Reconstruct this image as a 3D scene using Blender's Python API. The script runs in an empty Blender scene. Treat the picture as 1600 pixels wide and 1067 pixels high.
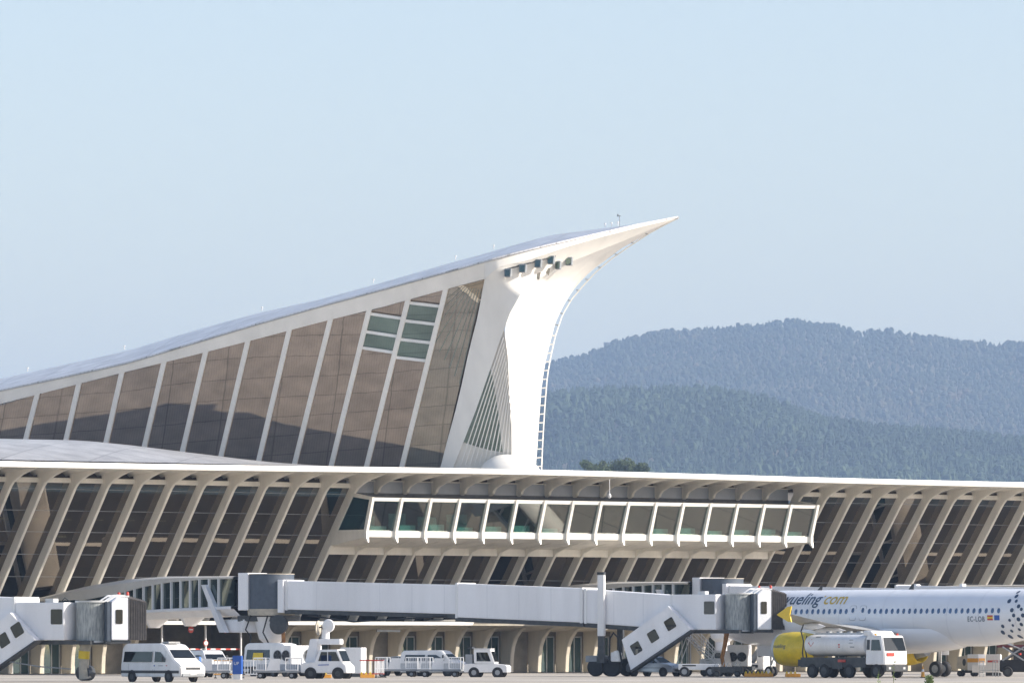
import bpy, bmesh, math, random
import numpy as np
from mathutils import Vector, Matrix
R = math.radians
random.seed(7); rng = np.random.default_rng(7)
S = bpy.context.scene
COL = S.collection

# ------------------------------------------------------------------ camera
F, HZ, CH = 9600.0, 1010.0, 2.2          # focal length in photo pixels, horizon row, camera height
cd = bpy.data.cameras.new('camera'); cam = bpy.data.objects.new('camera', cd); COL.objects.link(cam)
cam.location = (0, 0, CH); cam.rotation_euler = (R(90), 0, 0)
cd.sensor_width = 36; cd.lens = 216; cd.shift_y = (HZ - 533.5) / 1600
cd.clip_start = 1; cd.clip_end = 60000
S.camera = cam
# ------------------------------------------------------------------ light
SUN_AZ, SUN_EL = R(-9), R(29)            # azimuth measured from +X towards +Y
sv = Vector((math.cos(SUN_AZ)*math.cos(SUN_EL), math.sin(SUN_AZ)*math.cos(SUN_EL), math.sin(SUN_EL)))
sl = bpy.data.lights.new('sun', 'SUN'); sl.energy = 4.3; sl.angle = R(0.5); sl.color = (1, .93, .82)
so = bpy.data.objects.new('sun', sl); COL.objects.link(so)
so.rotation_euler = sv.to_track_quat('Z', 'Y').to_euler()
W = bpy.data.worlds.new('World'); S.world = W; W.use_nodes = True
nt = W.node_tree; bg = nt.nodes['Background']
sky = nt.nodes.new('ShaderNodeTexSky'); sky.sky_type = 'NISHITA'; sky.sun_disc = False
sky.sun_elevation = SUN_EL; sky.sun_rotation = R(90) - SUN_AZ
sky.air_density = 1.0; sky.dust_density = 1.0; sky.ozone_density = 1.2; sky.altitude = 0
tint = nt.nodes.new('ShaderNodeMixRGB'); tint.blend_type = 'MULTIPLY'; tint.inputs[0].default_value = 1
tint.inputs[2].default_value = (.925, .825, .785, 1)          # hazier, less saturated winter sky
nt.links.new(sky.outputs[0], tint.inputs[1]); nt.links.new(tint.outputs[0], bg.inputs[0]); bg.inputs[1].default_value = 0.15
S.view_settings.view_transform = 'Standard'; S.view_settings.look = 'None'
S.view_settings.exposure = 0.78; S.view_settings.gamma = 1
S.render.engine = 'CYCLES'; S.cycles.max_bounces = 7; S.cycles.volume_bounces = 0
S.cycles.use_denoising = True

# ------------------------------------------------------------------ materials
def nmat(name):
    m = bpy.data.materials.new(name); m.use_nodes = True
    return m, m.node_tree, m.node_tree.nodes['Principled BSDF']
def paint(name, col, rough=.5, var=.12, scale=1.5, metal=0, bump=0, spec=.5, streak=False, col2=None, noise2=0):
    """a real surface: base colour with large and small irregular variation"""
    m, t, b = nmat(name)
    tc = t.nodes.new('ShaderNodeTexCoord'); mp = t.nodes.new('ShaderNodeMapping')
    if streak: mp.inputs['Scale'].default_value = (1, 1, .12)
    t.links.new(tc.outputs['Object'], mp.inputs[0])
    n = t.nodes.new('ShaderNodeTexNoise'); n.inputs['Scale'].default_value = scale; n.inputs['Detail'].default_value = 8
    n.inputs['Roughness'].default_value = .65
    t.links.new(mp.outputs[0], n.inputs[0])
    r = t.nodes.new('ShaderNodeValToRGB'); t.links.new(n.outputs[0], r.inputs[0])
    c = Vector(col); c2 = Vector(col2) if col2 else c * (1 - 2*var)
    r.color_ramp.elements[0].position = .32; r.color_ramp.elements[0].color = (*c2, 1)
    r.color_ramp.elements[1].position = .66; r.color_ramp.elements[1].color = (*(c if col2 else c*(1+.3*var)), 1)
    t.links.new(r.outputs[0], b.inputs['Base Color'])
    b.inputs['Roughness'].default_value = rough; b.inputs['Metallic'].default_value = metal
    b.inputs['Specular IOR Level'].default_value = spec
    if bump:
        n2 = t.nodes.new('ShaderNodeTexNoise'); n2.inputs['Scale'].default_value = scale*8; n2.inputs['Detail'].default_value = 4
        t.links.new(tc.outputs['Object'], n2.inputs[0])
        bp = t.nodes.new('ShaderNodeBump'); bp.inputs['Strength'].default_value = bump; bp.inputs['Distance'].default_value = .02
        t.links.new(n2.outputs[0], bp.inputs['Height']); t.links.new(bp.outputs[0], b.inputs['Normal'])
    return m
def mirror_glass(name, refl, body, fac=.6, rough=.015, clear=0.0, wav=.0):
    """solar-control glazing: tinted mirror layer over a dark (or see-through) body"""
    m = bpy.data.materials.new(name); m.use_nodes = True; t = m.node_tree
    for q in list(t.nodes): t.nodes.remove(q)
    o = t.nodes.new('ShaderNodeOutputMaterial'); mx = t.nodes.new('ShaderNodeMixShader')
    g = t.nodes.new('ShaderNodeBsdfGlossy'); g.inputs['Color'].default_value = (*refl, 1); g.inputs['Roughness'].default_value = rough
    if clear:
        d = t.nodes.new('ShaderNodeBsdfTransparent')
    else:
        d = t.nodes.new('ShaderNodeBsdfDiffuse')
        n = t.nodes.new('ShaderNodeTexNoise'); n.inputs['Scale'].default_value = .35; n.inputs['Detail'].default_value = 5
        tc = t.nodes.new('ShaderNodeTexCoord'); t.links.new(tc.outputs['Object'], n.inputs[0])
        r = t.nodes.new('ShaderNodeValToRGB'); t.links.new(n.outputs[0], r.inputs[0])
        r.color_ramp.elements[0].position = .35; r.color_ramp.elements[0].color = (*[x*.4 for x in body], 1)
        r.color_ramp.elements[1].position = .7; r.color_ramp.elements[1].color = (*[x*1.5 for x in body], 1)
        t.links.new(r.outputs[0], d.inputs['Color'])
    if clear: d.inputs['Color'].default_value = (*body, 1)
    if wav:
        n2 = t.nodes.new('ShaderNodeTexNoise'); n2.inputs['Scale'].default_value = .5
        tc2 = t.nodes.new('ShaderNodeTexCoord'); t.links.new(tc2.outputs['Object'], n2.inputs[0])
        bp = t.nodes.new('ShaderNodeBump'); bp.inputs['Strength'].default_value = wav; bp.inputs['Distance'].default_value = .05
        t.links.new(n2.outputs[0], bp.inputs['Height']); t.links.new(bp.outputs[0], g.inputs['Normal'])
    mx.inputs[0].default_value = fac
    t.links.new(d.outputs[0], mx.inputs[1]); t.links.new(g.outputs[0], mx.inputs[2]); t.links.new(mx.outputs[0], o.inputs[0])
    return m
M = {}
M['concrete'] = paint('white_concrete', (.86, .82, .74), .7, .12, .35, bump=.15, streak=True)
M['conc_white'] = paint('painted_concrete', (.88, .855, .80), .6, .07, .35, streak=True)
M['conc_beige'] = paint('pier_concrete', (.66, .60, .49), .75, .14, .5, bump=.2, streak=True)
M['fascia'] = paint('fascia_metal', (.86, .84, .78), .35, .03, .8)
M['white'] = paint('white_paint', (.80, .80, .80), .35, .07, 1.2, streak=True)
M['bridge'] = paint('bridge_panel_paint', (.85, .85, .865), .45, .07, .5, streak=True)
M['joint'] = paint('joint_paint', (.66, .67, .70), .5, .05, 1)
M['seam'] = paint('seam_grey', (.60, .61, .65), .4, .05, 1)
M['plane'] = paint('aircraft_white', (.82, .83, .86), .22, .03, .5)
M['wingpaint'] = paint('wing_grey', (.50, .49, .46), .4, .12, .8)
M['yellow'] = paint('yellow_paint', (.78, .56, .02), .35, .1, 2)
M['orange'] = paint('orange_yellow_paint', (.80, .38, .05), .5, .1, 4)
M['red'] = paint('red_paint', (.55, .05, .03), .45, .1, 3)
M['blue'] = paint('blue_paint', (.02, .10, .42), .4, .08, 3)
M['navy'] = paint('dark_blue_grey', (.03, .06, .12), .5, .05, 3)
M['black'] = paint('black_rubber', (.02, .02, .022), .75, .25, 5)
M['dark'] = paint('dark_metal', (.05, .055, .06), .5, .3, 3)
M['grey'] = paint('grey_metal', (.30, .32, .34), .45, .15, 2)
M['lightgrey'] = paint('light_grey_metal', (.55, .56, .56), .45, .12, 2)
M['slats'] = paint('slate_curtain', (.075, .095, .125), .55, .12, 3)
M['beige'] = paint('beige_canvas', (.52, .47, .38), .8, .15, 3)
M['silver'] = paint('silver_car_paint', (.48, .52, .58), .25, .05, 2, metal=.4)
M['rust'] = paint('amber_hose', (.45, .20, .05), .7, .3, 4)
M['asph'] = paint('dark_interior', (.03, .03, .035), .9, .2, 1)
M['carglass'] = mirror_glass('vehicle_glass', (.5, .55, .55), (.01, .012, .014), .13, .02)
M['teal'] = mirror_glass('door_glass', (.45, .6, .6), (.012, .045, .05), .25, .03)
M['hallglass'] = mirror_glass('bronze_mirror_glass', (.48, .395, .315), (.03, .03, .025), .85, .012, wav=.12)
M['hallglass2'] = mirror_glass('pale_mirror_glass', (.50, .43, .34), (.10, .13, .11), .75, .012, wav=.12)
M['greenglass'] = mirror_glass('green_window_glass', (.35, .42, .36), (.04, .075, .06), .55, .02)
M['canopy'] = paint('accordion_fabric', (.10, .09, .085), .8, .2, 4)
M['lowglass'] = mirror_glass('dark_mirror_glass', (.34, .29, .245), (.55, .68, .68), .66, .012, clear=1, wav=.1)
M['galglass'] = mirror_glass('gallery_glass', (.36, .32, .29), (.70, .92, .90), .40, .012, clear=1)
M['desk'] = paint('pale_green_panel', (.55, .75, .68), .5, .08, 2)
M['partition'] = paint('pale_teal_partition', (.30, .52, .52), .5, .3, .8)
M['tealwall'] = paint('teal_interior', (.02, .05, .055), .8, .3, .7)
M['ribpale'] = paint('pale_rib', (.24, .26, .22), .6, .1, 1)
M['curtain'] = None
# slatted curtain of the round joints: fine vertical corrugation
def corrug(name, c1, c2, scale):
    m, t, b = nmat(name)
    tc = t.nodes.new('ShaderNodeTexCoord'); n = t.nodes.new('ShaderNodeTexNoise')
    mp = t.nodes.new('ShaderNodeMapping'); mp.inputs['Scale'].default_value = (scale, scale, scale*.18)
    t.links.new(tc.outputs['Object'], mp.inputs[0]); t.links.new(mp.outputs[0], n.inputs[0])
    n.inputs['Scale'].default_value = 1; n.inputs['Detail'].default_value = 6
    r = t.nodes.new('ShaderNodeValToRGB'); t.links.new(n.outputs[0], r.inputs[0])
    r.color_ramp.elements[0].position = .35; r.color_ramp.elements[0].color = (*c1, 1)
    r.color_ramp.elements[1].position = .65; r.color_ramp.elements[1].color = (*c2, 1)
    t.links.new(r.outputs[0], b.inputs['Base Color']); b.inputs['Roughness'].default_value = .6
    bp = t.nodes.new('ShaderNodeBump'); bp.inputs['Strength'].default_value = .6; bp.inputs['Distance'].default_value = .03
    t.links.new(n.outputs[0], bp.inputs['Height']); t.links.new(bp.outputs[0], b.inputs['Normal'])
    return m
M['curtain'] = corrug('roller_curtain', (.22, .24, .24), (.42, .44, .43), 9)
# standing-seam metal roof
def seam_roof(name, base, freq=1.6, dirx=1.0, diry=0.0):
    m, t, b = nmat(name)
    tc = t.nodes.new('ShaderNodeTexCoord'); mp = t.nodes.new('ShaderNodeMapping')
    mp.inputs['Rotation'].default_value = (0, 0, math.atan2(diry, dirx))
    t.links.new(tc.outputs['Object'], mp.inputs[0])
    w = t.nodes.new('ShaderNodeTexWave'); w.inputs['Scale'].default_value = freq; w.inputs['Distortion'].default_value = .15
    w.bands_direction = 'X'; t.links.new(mp.outputs[0], w.inputs[0])
    r = t.nodes.new('ShaderNodeValToRGB'); t.links.new(w.outputs[0], r.inputs[0])
    r.color_ramp.elements[0].position = .03; r.color_ramp.elements[0].color = (.80, .80, .80, 1)
    r.color_ramp.elements[1].position = .14; r.color_ramp.elements[1].color = (1, 1, 1, 1)
    br = t.nodes.new('ShaderNodeTexBrick'); br.inputs['Scale'].default_value = .10; br.inputs['Mortar Size'].default_value = .006; br.offset = 0
    br.inputs['Color1'].default_value = (*base, 1); br.inputs['Color2'].default_value = (*[x*.92 for x in base], 1)
    br.inputs['Mortar'].default_value = (*[x*.6 for x in base], 1)
    t.links.new(mp.outputs[0], br.inputs[0])
    n = t.nodes.new('ShaderNodeTexNoise'); n.inputs['Scale'].default_value = .6; n.inputs['Detail'].default_value = 8
    t.links.new(tc.outputs['Object'], n.inputs[0])
    mr = t.nodes.new('ShaderNodeMapRange'); mr.inputs[1].default_value = .3; mr.inputs[2].default_value = .7
    mr.inputs[3].default_value = .78; mr.inputs[4].default_value = 1.1; t.links.new(n.outputs[0], mr.inputs[0])
    a = t.nodes.new('ShaderNodeMixRGB'); a.blend_type = 'MULTIPLY'; a.inputs[0].default_value = 1
    t.links.new(br.outputs[0], a.inputs[1]); t.links.new(r.outputs[0], a.inputs[2])
    a2 = t.nodes.new('ShaderNodeMixRGB'); a2.blend_type = 'MULTIPLY'; a2.inputs[0].default_value = 1
    t.links.new(a.outputs[0], a2.inputs[1]); t.links.new(mr.outputs[0], a2.inputs[2])
    t.links.new(a2.outputs[0], b.inputs['Base Color']); b.inputs['Roughness'].default_value = .38; b.inputs['Metallic'].default_value = .25
    return m
M['roof'] = seam_roof('standing_seam_roof', (.54, .53, .52), 1.4, .6, .8)
M['hallroof'] = seam_roof('hall_roof_metal', (.66, .67, .70), .9)

# ------------------------------------------------------------------ mesh builder
class MB:
    def __init__(s): s.v = []; s.f = []; s.mi = []; s.k = 0
    def add(s, vs, fs):
        o = len(s.v); s.v += [tuple(p) for p in vs]; s.f += [tuple(i+o for i in f) for f in fs]; s.mi += [s.k]*len(fs); return s
    def box(s, x0, x1, y0, y1, z0, z1):
        return s.add([(x0,y0,z0),(x1,y0,z0),(x1,y1,z0),(x0,y1,z0),(x0,y0,z1),(x1,y0,z1),(x1,y1,z1),(x0,y1,z1)],
                     [(0,3,2,1),(4,5,6,7),(0,1,5,4),(1,2,6,5),(2,3,7,6),(3,0,4,7)])
    def hexa(s, a, b):   # two quads (4 points each) joined
        return s.add(list(a)+list(b), [(0,3,2,1),(4,5,6,7),(0,1,5,4),(1,2,6,5),(2,3,7,6),(3,0,4,7)])
    def prism(s, poly, axis, c0, c1):   # poly of 2-D points extruded along axis 0(x) or 1(y) or 2(z)
        n = len(poly)
        def P(p, c): return (c, p[0], p[1]) if axis == 0 else ((p[0], c, p[1]) if axis == 1 else (p[0], p[1], c))
        return s.add([P(p, c0) for p in poly]+[P(p, c1) for p in poly],
                     [tuple(range(n)), tuple(range(2*n-1, n-1, -1))]+[(i, i+n, (i+1) % n+n, (i+1) % n) for i in range(n)])
    def tube(s, pts, r, n=8, cap=True):
        pts = [Vector(p) for p in pts]; rs = r if hasattr(r, '__len__') else [r]*len(pts); vs = []
        for i, p in enumerate(pts):
            d = (pts[min(i+1, len(pts)-1)]-pts[max(i-1, 0)]).normalized()
            a = d.orthogonal().normalized() if i == 0 else (prev - d*prev.dot(d)).normalized()
            prev = a; b = d.cross(a)
            for k in range(n):
                an = 2*math.pi*k/n; vs.append(p+(a*math.cos(an)+b*math.sin(an))*rs[i])
        fs = [(i*n+k, i*n+(k+1) % n, (i+1)*n+(k+1) % n, (i+1)*n+k) for i in range(len(pts)-1) for k in range(n)]
        if cap: fs += [tuple(range(n-1, -1, -1)), tuple((len(pts)-1)*n+k for k in range(n))]
        return s.add(vs, fs)
    def lathe(s, prof, c, axis='z', n=24, cap=True):    # prof: (radius, along)
        vs = []
        for r, a in prof:
            for k in range(n):
                an = 2*math.pi*k/n; x, y = r*math.cos(an), r*math.sin(an)
                vs.append((c[0]+x, c[1]+y, c[2]+a) if axis == 'z' else ((c[0]+x, c[1]+a, c[2]+y) if axis == 'y' else (c[0]+a, c[1]+x, c[2]+y)))
        m = len(prof); fs = [(i*n+k, i*n+(k+1) % n, (i+1)*n+(k+1) % n, (i+1)*n+k) for i in range(m-1) for k in range(n)]
        if cap: fs += [tuple(range(n-1, -1, -1)), tuple((m-1)*n+k for k in range(n))]
        return s.add(vs, fs)
    def loft(s, rows, closed=False):
        n = len(rows[0]); vs = [p for r in rows for p in r]; kk = n if closed else n-1
        return s.add(vs, [(i*n+k, i*n+(k+1) % n, (i+1)*n+(k+1) % n, (i+1)*n+k) for i in range(len(rows)-1) for k in range(kk)])
    def build(s, name, mats, parent=None, smooth=None, bevel=0, thick=0):
        me = bpy.data.meshes.new(name); me.from_pydata(s.v, [], s.f)
        mats = mats if isinstance(mats, (list, tuple)) else [mats]
        for m in mats: me.materials.append(m)
        me.polygons.foreach_set('material_index', s.mi)
        bm = bmesh.new(); bm.from_mesh(me)
        big = [f for f in bm.faces if len(f.verts) > 4]
        if big: bmesh.ops.triangulate(bm, faces=big)
        bmesh.ops.recalc_face_normals(bm, faces=bm.faces)
        if thick:
            bmesh.ops.solidify(bm, geom=bm.faces, thickness=thick)
        if bevel:
            es = [e for e in bm.edges if len(e.link_faces) == 2 and e.calc_face_angle(0) > .6]
            bmesh.ops.bevel(bm, geom=es, offset=bevel, segments=2, affect='EDGES', clamp_overlap=True)
        if smooth:
            for f in bm.faces: f.smooth = True
            for e in bm.edges:
                if len(e.link_faces) == 2 and e.calc_face_angle(0) > smooth: e.smooth = False
        bm.to_mesh(me); bm.free()
        o = bpy.data.objects.new(name, me); COL.objects.link(o)
        if parent: o.parent = parent
        return o
def tag(o, label=None, cat=None, group=None, kind=None):
    if label: o['label'] = label
    if cat: o['category'] = cat
    if group: o['group'] = group
    if kind: o['kind'] = kind
    return o
def thing(name, label, cat, loc=(0, 0, 0), rz=0, group=None):
    o = bpy.data.objects.new(name, None); COL.objects.link(o); o.location = loc; o.rotation_euler = (0, 0, rz)
    o.empty_display_size = .3
    return tag(o, label, cat, group)
def kids(o): return [c for c in bpy.data.objects if c.parent == o]
def dup(o, parent=None, loc=None, rz=None, label=None):
    c = o.copy(); COL.objects.link(c); c.parent = parent
    for ch in kids(o): dup(ch, c)
    if loc is not None: c.location = loc
    if rz is not None: c.rotation_euler = (0, 0, rz)
    if label: c['label'] = label
    return c
def G(px, D, z=0): return Vector(((px-800)/F*D, D, z))        # a place on the ground seen at column px at distance D
def lerp(a, b, t): return a+(b-a)*t
def interp(x, pts):
    if x <= pts[0][0]: return pts[0][1]
    for (a, b), (c, d) in zip(pts, pts[1:]):
        if x <= c: return b+(d-b)*(x-a)/(c-a)
    return pts[-1][1]

# ------------------------------------------------------------------ ground
def ground_mat():
    m, t, b = nmat('apron_concrete')
    tc = t.nodes.new('ShaderNodeTexCoord')
    n = t.nodes.new('ShaderNodeTexNoise'); n.inputs['Scale'].default_value = .06; n.inputs['Detail'].default_value = 10; n.inputs['Roughness'].default_value = .7
    t.links.new(tc.outputs['Object'], n.inputs[0])
    r = t.nodes.new('ShaderNodeValToRGB'); t.links.new(n.outputs[0], r.inputs[0])
    r.color_ramp.elements[0].position = .35; r.color_ramp.elements[0].color = (.36, .325, .28, 1)
    r.color_ramp.elements[1].position = .62; r.color_ramp.elements[1].color = (.54, .49, .42, 1)
    mp = t.nodes.new('ShaderNodeMapping'); mp.inputs['Rotation'].default_value = (0, 0, R(20)); t.links.new(tc.outputs['Object'], mp.inputs[0])
    br = t.nodes.new('ShaderNodeTexBrick'); br.inputs['Scale'].default_value = .2; br.inputs['Mortar Size'].default_value = .012
    br.offset = 0; br.inputs['Color1'].default_value = (1, 1, 1, 1); br.inputs['Color2'].default_value = (.84, .84, .84, 1); br.inputs['Mortar'].default_value = (.25, .25, .25, 1)
    br.inputs['Brick Width'].default_value = 1; br.inputs['Row Height'].default_value = 1
    t.links.new(mp.outputs[0], br.inputs[0])
    a = t.nodes.new('ShaderNodeMixRGB'); a.blend_type = 'MULTIPLY'; a.inputs[0].default_value = .9
    t.links.new(r.outputs[0], a.inputs[1]); t.links.new(br.outputs[0], a.inputs[2]); t.links.new(a.outputs[0], b.inputs['Base Color'])
    b.inputs['Roughness'].default_value = .85
    return m
M['ground'] = ground_mat()
g = MB(); g.add([(-13000, -800, 0), (13000, -800, 0), (13000, 14500, 0), (-13000, 14500, 0)], [(0, 1, 2, 3)])
tag(g.build('ground', M['ground']), 'pale concrete apron in front of the terminal', kind='structure')
M['drygrass'] = paint('dry_grass_ground', (.50, .43, .32), .95, .25, .8, bump=.6, col2=(.34, .30, .20))
g = MB(); g.add([(-60, 120, .03), (70, 120, .03), (70, 378, .03), (-60, 371, .03)], [(0, 1, 2, 3)])
tag(g.build('grass_verge', M['drygrass']), 'dry grass verge before the apron', kind='structure')
g = MB(); g.add([(-60, 398, .008), (70, 404, .008), (70, 404.5, .008), (-60, 398.5, .008)], [(0, 1, 2, 3)])
tag(g.build('painted_line', M['white']), 'white painted line across the apron', kind='structure')

M['shade_dark'] = paint('shade_dark', (.075, .068, .06), .9, .3, .15, bump=.3)  # dark tone standing in for shade on the ground and ledge
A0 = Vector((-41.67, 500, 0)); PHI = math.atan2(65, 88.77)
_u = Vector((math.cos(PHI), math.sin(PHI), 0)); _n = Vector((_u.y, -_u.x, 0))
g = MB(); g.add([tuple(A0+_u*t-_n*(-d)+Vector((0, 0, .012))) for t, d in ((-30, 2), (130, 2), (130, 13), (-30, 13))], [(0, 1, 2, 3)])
tag(g.build('ground_shade_sheet', M['shade_dark']), 'added dark sheet for ground shade along the foot of the terminal', kind='structure')  # added sheet: shaded ground painted in for the leaning glass to mirror
g = MB(); g.add([(-60, 433.0, .016), (70, 436.0, .016), (70, 436.35, .016), (-60, 433.35, .016)], [(0, 1, 2, 3)])
tag(g.build('painted_line', M['yellow']), 'yellow guide line across the apron behind the vehicles', kind='structure')
# ------------------------------------------------------------------ terminal (local x along facade, local -y outward, z up)
A0 = Vector((-41.67, 500, 0)); PHI = math.atan2(65, 88.77)
U = Vector((math.cos(PHI), math.sin(PHI), 0)); N = Vector((U.y, -U.x, 0))
TL = [27.25-3.06*i for i in range(13, 0, -1)]+[27.25]
TG = [30.22+2.968*i for i in range(17)]
TR = [TG[-1]+2.95*(i+1) for i in range(13)]
TALL = TL+TG+TR
T0, T1 = TALL[0]-1, TALL[-1]+1
def do(z): return 7.4-.80*(15.3-z)
def di(z): return do(z)-1.15
term = thing('terminal_building', 'long white concrete terminal with leaning ribs, mirrored glass and a projecting windowed gallery', 'airport terminal', A0, PHI)
def ribpoly_full():
    lo = [(do(4.3), 4.3), (do(15.0), 15.0), (7.6, 15.38), (8.3, 15.70), (9.0, 15.95), (9.9, 16.17), (11.7, 16.52)]
    up = [(11.7, 16.6), (6.2, 16.75), (di(15.6), 15.6), (di(4.3), 4.3)]
    return [(-d, z) for d, z in lo+up]
def ribpoly_up():
    lo = [(5.55, 14.98), (6.05, 15.02), (6.38, 15.18), (6.48, 15.42), (6.8, 15.66), (7.6, 15.94), (8.8, 16.18), (10.0, 16.36), (11.7, 16.56)]
    up = [(11.7, 16.6), (6.0, 16.75), (5.3, 16.75), (5.3, 15.0)]
    return [(-d, z) for d, z in lo+up]
def ribpoly_low():
    lo = [(do(4.3), 4.3), (do(9.9), 9.9), (3.45, 10.25), (4.0, 10.48), (5.2, 10.78), (6.8, 11.05), (8.3, 11.28)]
    up = [(8.3, 11.4), (2.9, 11.4), (di(10.6), 10.6), (di(4.3), 4.3)]
    return [(-d, z) for d, z in lo+up]
first = {}
def rib(kind, poly, t):
    if kind not in first:
        o = MB().prism(poly, 0, -.13, .13).build('rib', M['concrete'], term, bevel=.03); first[kind] = o
    else:
        o = first[kind].copy(); COL.objects.link(o); o.parent = term
    o.location = (t, 0, 0)
for t in TL+[TG[0]]+[TG[-1]+0]+TR:
    rib('full', ribpoly_full(), t)
for t in TG[1:-1]:
    rib('up', ribpoly_up(), t); rib('low', ribpoly_low(), t)
# canopy: fascia, soffit vaults, wing roof
m = MB()
def zedge(t): return 16.62+.22*math.exp(-((t-45)/28)**2)
ts = np.linspace(T0-3, T1+3, 60)
rows = []
for t in ts:
    z = zedge(t); rows.append([(t, -11.75, z-.22), (t, -12.15, z-.2), (t, -12.22, z), (t, -12.1, z+.24), (t, -11.6, z+.28)])
m.loft(rows).build('fascia', M['fascia'], term, smooth=.9)
m = MB()
for a, b in zip(TALL, TALL[1:]):
    rows = []
    for i in range(9):
        tau = i/8; row = []
        for j in range(9):
            d = 11.9-6.3*j/8; fall = (j/8)**1.3
            row.append((lerp(a, b, tau), -d, zedge(lerp(a, b, tau))-.2+.02*j-.62*fall*abs(2*tau-1)**2.6))
        rows.append(row)
    m.loft(rows)
m.build('soffit', M['concrete'], term, smooth=.8)
m = MB()
def bump(t, d):
    a = interp(t, [(8, 2.35), (12, 2.05), (17, 1.5), (22, .85), (27, .3), (31, 0)])
    u = (12-d)/30
    return a*math.sin(math.pi*u)**.9 if 0 < u < 1 else 0
rows = []
for t in np.linspace(T0-20, T1+3, 110):
    rows.append([(t, -d, zedge(t)+.24+bump(t, d)-max(0, 5-d)*.004) for d in np.linspace(11.6, -48, 56)])
m.loft(rows).build('wing_roof', M['roof'], term, smooth=1.2)
# lintel over the tall glazing, dark recess above
m = MB(); m.box(T0, TG[0], -(di(15.5)+.22), -(di(15.5)-.1), 15.42, 15.82); m.box(TG[-1], T1, -(di(15.5)+.22), -(di(15.5)-.1), 15.42, 15.82)
m.build('lintel', M['concrete'], term, bevel=.03)
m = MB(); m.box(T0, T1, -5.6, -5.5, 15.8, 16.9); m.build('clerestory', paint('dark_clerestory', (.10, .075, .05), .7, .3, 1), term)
# gallery zone recess
m = MB(); m.box(TG[0]+.15, TG[-1]-.15, -5.75, -5.6, 15.08, 16.02); m.build('recess_panel', paint('grey_blue_panel', (.42, .45, .50), .6, .06, 1), term)
m = MB(); m.box(TG[0]+.15, TG[-1]-.15, -6.0, -5.62, 16.03, 16.12); m.build('recess_sill', M['concrete'], term)
m = MB(); m.box(TG[0]+.15, TG[-1]-.15, -5.85, -5.62, 14.3, 15.07); m.build('recess_curb', M['dark'], term)
# tall glass panes between ribs
def pane(t0, t1, z0, z1, bars, name='window_pane', mat=None, off=.12):
    m = MB(); d0, d1 = di(z0)+off, di(z1)+off
    m.hexa([(t0, -d0, z0), (t1, -d0, z0), (t1, -d0+.05, z0), (t0, -d0+.05, z0)], [(t0, -d1, z1), (t1, -d1, z1), (t1, -d1+.05, z1), (t0, -d1+.05, z1)])
    m.k = 1
    for z in bars:
        d = di(z)+.12; m.box(t0, t1, -d-.03, -d+.02, z, z+.05)
    return m.build(name, [mat or M['lowglass'], M['grey']], term)
for a, b in zip(TALL, TALL[1:]):
    ing = a >= TG[0]-.01 and b <= TG[-1]+.01
    top = 10.25 if ing else 15.5
    pane(a+.15, b-.15, 4.4, top, [6.2, 7.9] if ing else [6.2, 7.9, 9.7, 11.5, 13.2, 14.9])
# what shows dimly behind the tall glass: a floor, counters, ceiling lamps
m = MB(); m.box(T0, T1, .9, 4, 6.65, 6.9); m.build('inner_floor', M['grey'], term)
rq = random.Random(5)
M['counter'] = paint('teal_counter', (.22, .45, .48), .5, .2, 2)
M['innertan'] = paint('inner_tan_wall', (.26, .17, .10), .8, .3, .5)
M['lamp'] = bpy.data.materials.new('warm_lamp'); M['lamp'].use_nodes = True
_b = M['lamp'].node_tree.nodes['Principled BSDF']; _b.inputs['Emission Color'].default_value = (1, .62, .32, 1); _b.inputs['Emission Strength'].default_value = .8
for a in TALL[:-1]:
    if rq.random() < .8:
        w_ = rq.uniform(1.0, 2.4); MB().box(a+.3, a+.3+w_, 1.2, 1.6, 6.9, 6.9+rq.uniform(.7, 1.5)).build('counter', M['counter'], term, bevel=.02)
    if not (TG[0]-.1 < a < TG[-1]-.1):
        MB().box(a+.6, a+1.4, .52, .59, 12.6, 12.68).build('ceiling_light', M['lamp'], term)
        if rq.random() < .5: MB().box(a+1.2, a+1.9, 2.2, 2.5, 11.2, 11.32).build('ceiling_light', M['lamp'], term)
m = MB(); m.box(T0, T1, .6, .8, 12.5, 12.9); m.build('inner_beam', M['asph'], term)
m = MB(); m.box(T0, T1, 3.4, 3.6, 8.8, 11.0); m.build('inner_wall', M['innertan'], term)
# gallery
gal = bpy.data.objects.new('gallery', None); COL.objects.link(gal); gal.parent = term
ga, gb = TG[0], TG[-1]
m = MB(); m.prism([(-8.5, 11.32), (-8.68, 11.32), (-8.72, 11.85), (-8.5, 11.85)], 0, ga, gb); m.build('sill_band', M['fascia'], gal, bevel=.02)
m = MB(); m.prism([(-8.55, 11.4), (-8.45, 11.65), (-2.0, 11.65), (-2.0, 11.4)], 0, ga, gb)
m.build('gallery_floor', M['concrete'], gal)
m = MB(); m.prism([(-8.62, 11.33), (-8.55, 11.28), (-3.2, 10.62), (-2.4, 10.4), (-2.4, 10.55), (-3.2, 11.3)], 0, ga+.16, gb-.16); m.build('gallery_soffit', M['concrete'], gal, smooth=.6)
m = MB(); m.prism([(-9.35, 14.30), (-9.62, 14.30), (-9.70, 14.58), (-9.5, 14.6), (-5.8, 14.5), (-5.8, 14.3)], 0, ga, gb); m.build('gallery_roof', M['conc_white'], gal)
m = MB(); m.box(ga, gb, -5.75, -5.5, 11.65, 14.6); m.build('back_wall', M['tealwall'], gal)
m = MB(); m.box(ga+.2, gb-.2, -3.0, -2.7, 9.95, 10.7); m.build('lower_lintel', M['concrete'], gal)
gm = None
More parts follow.
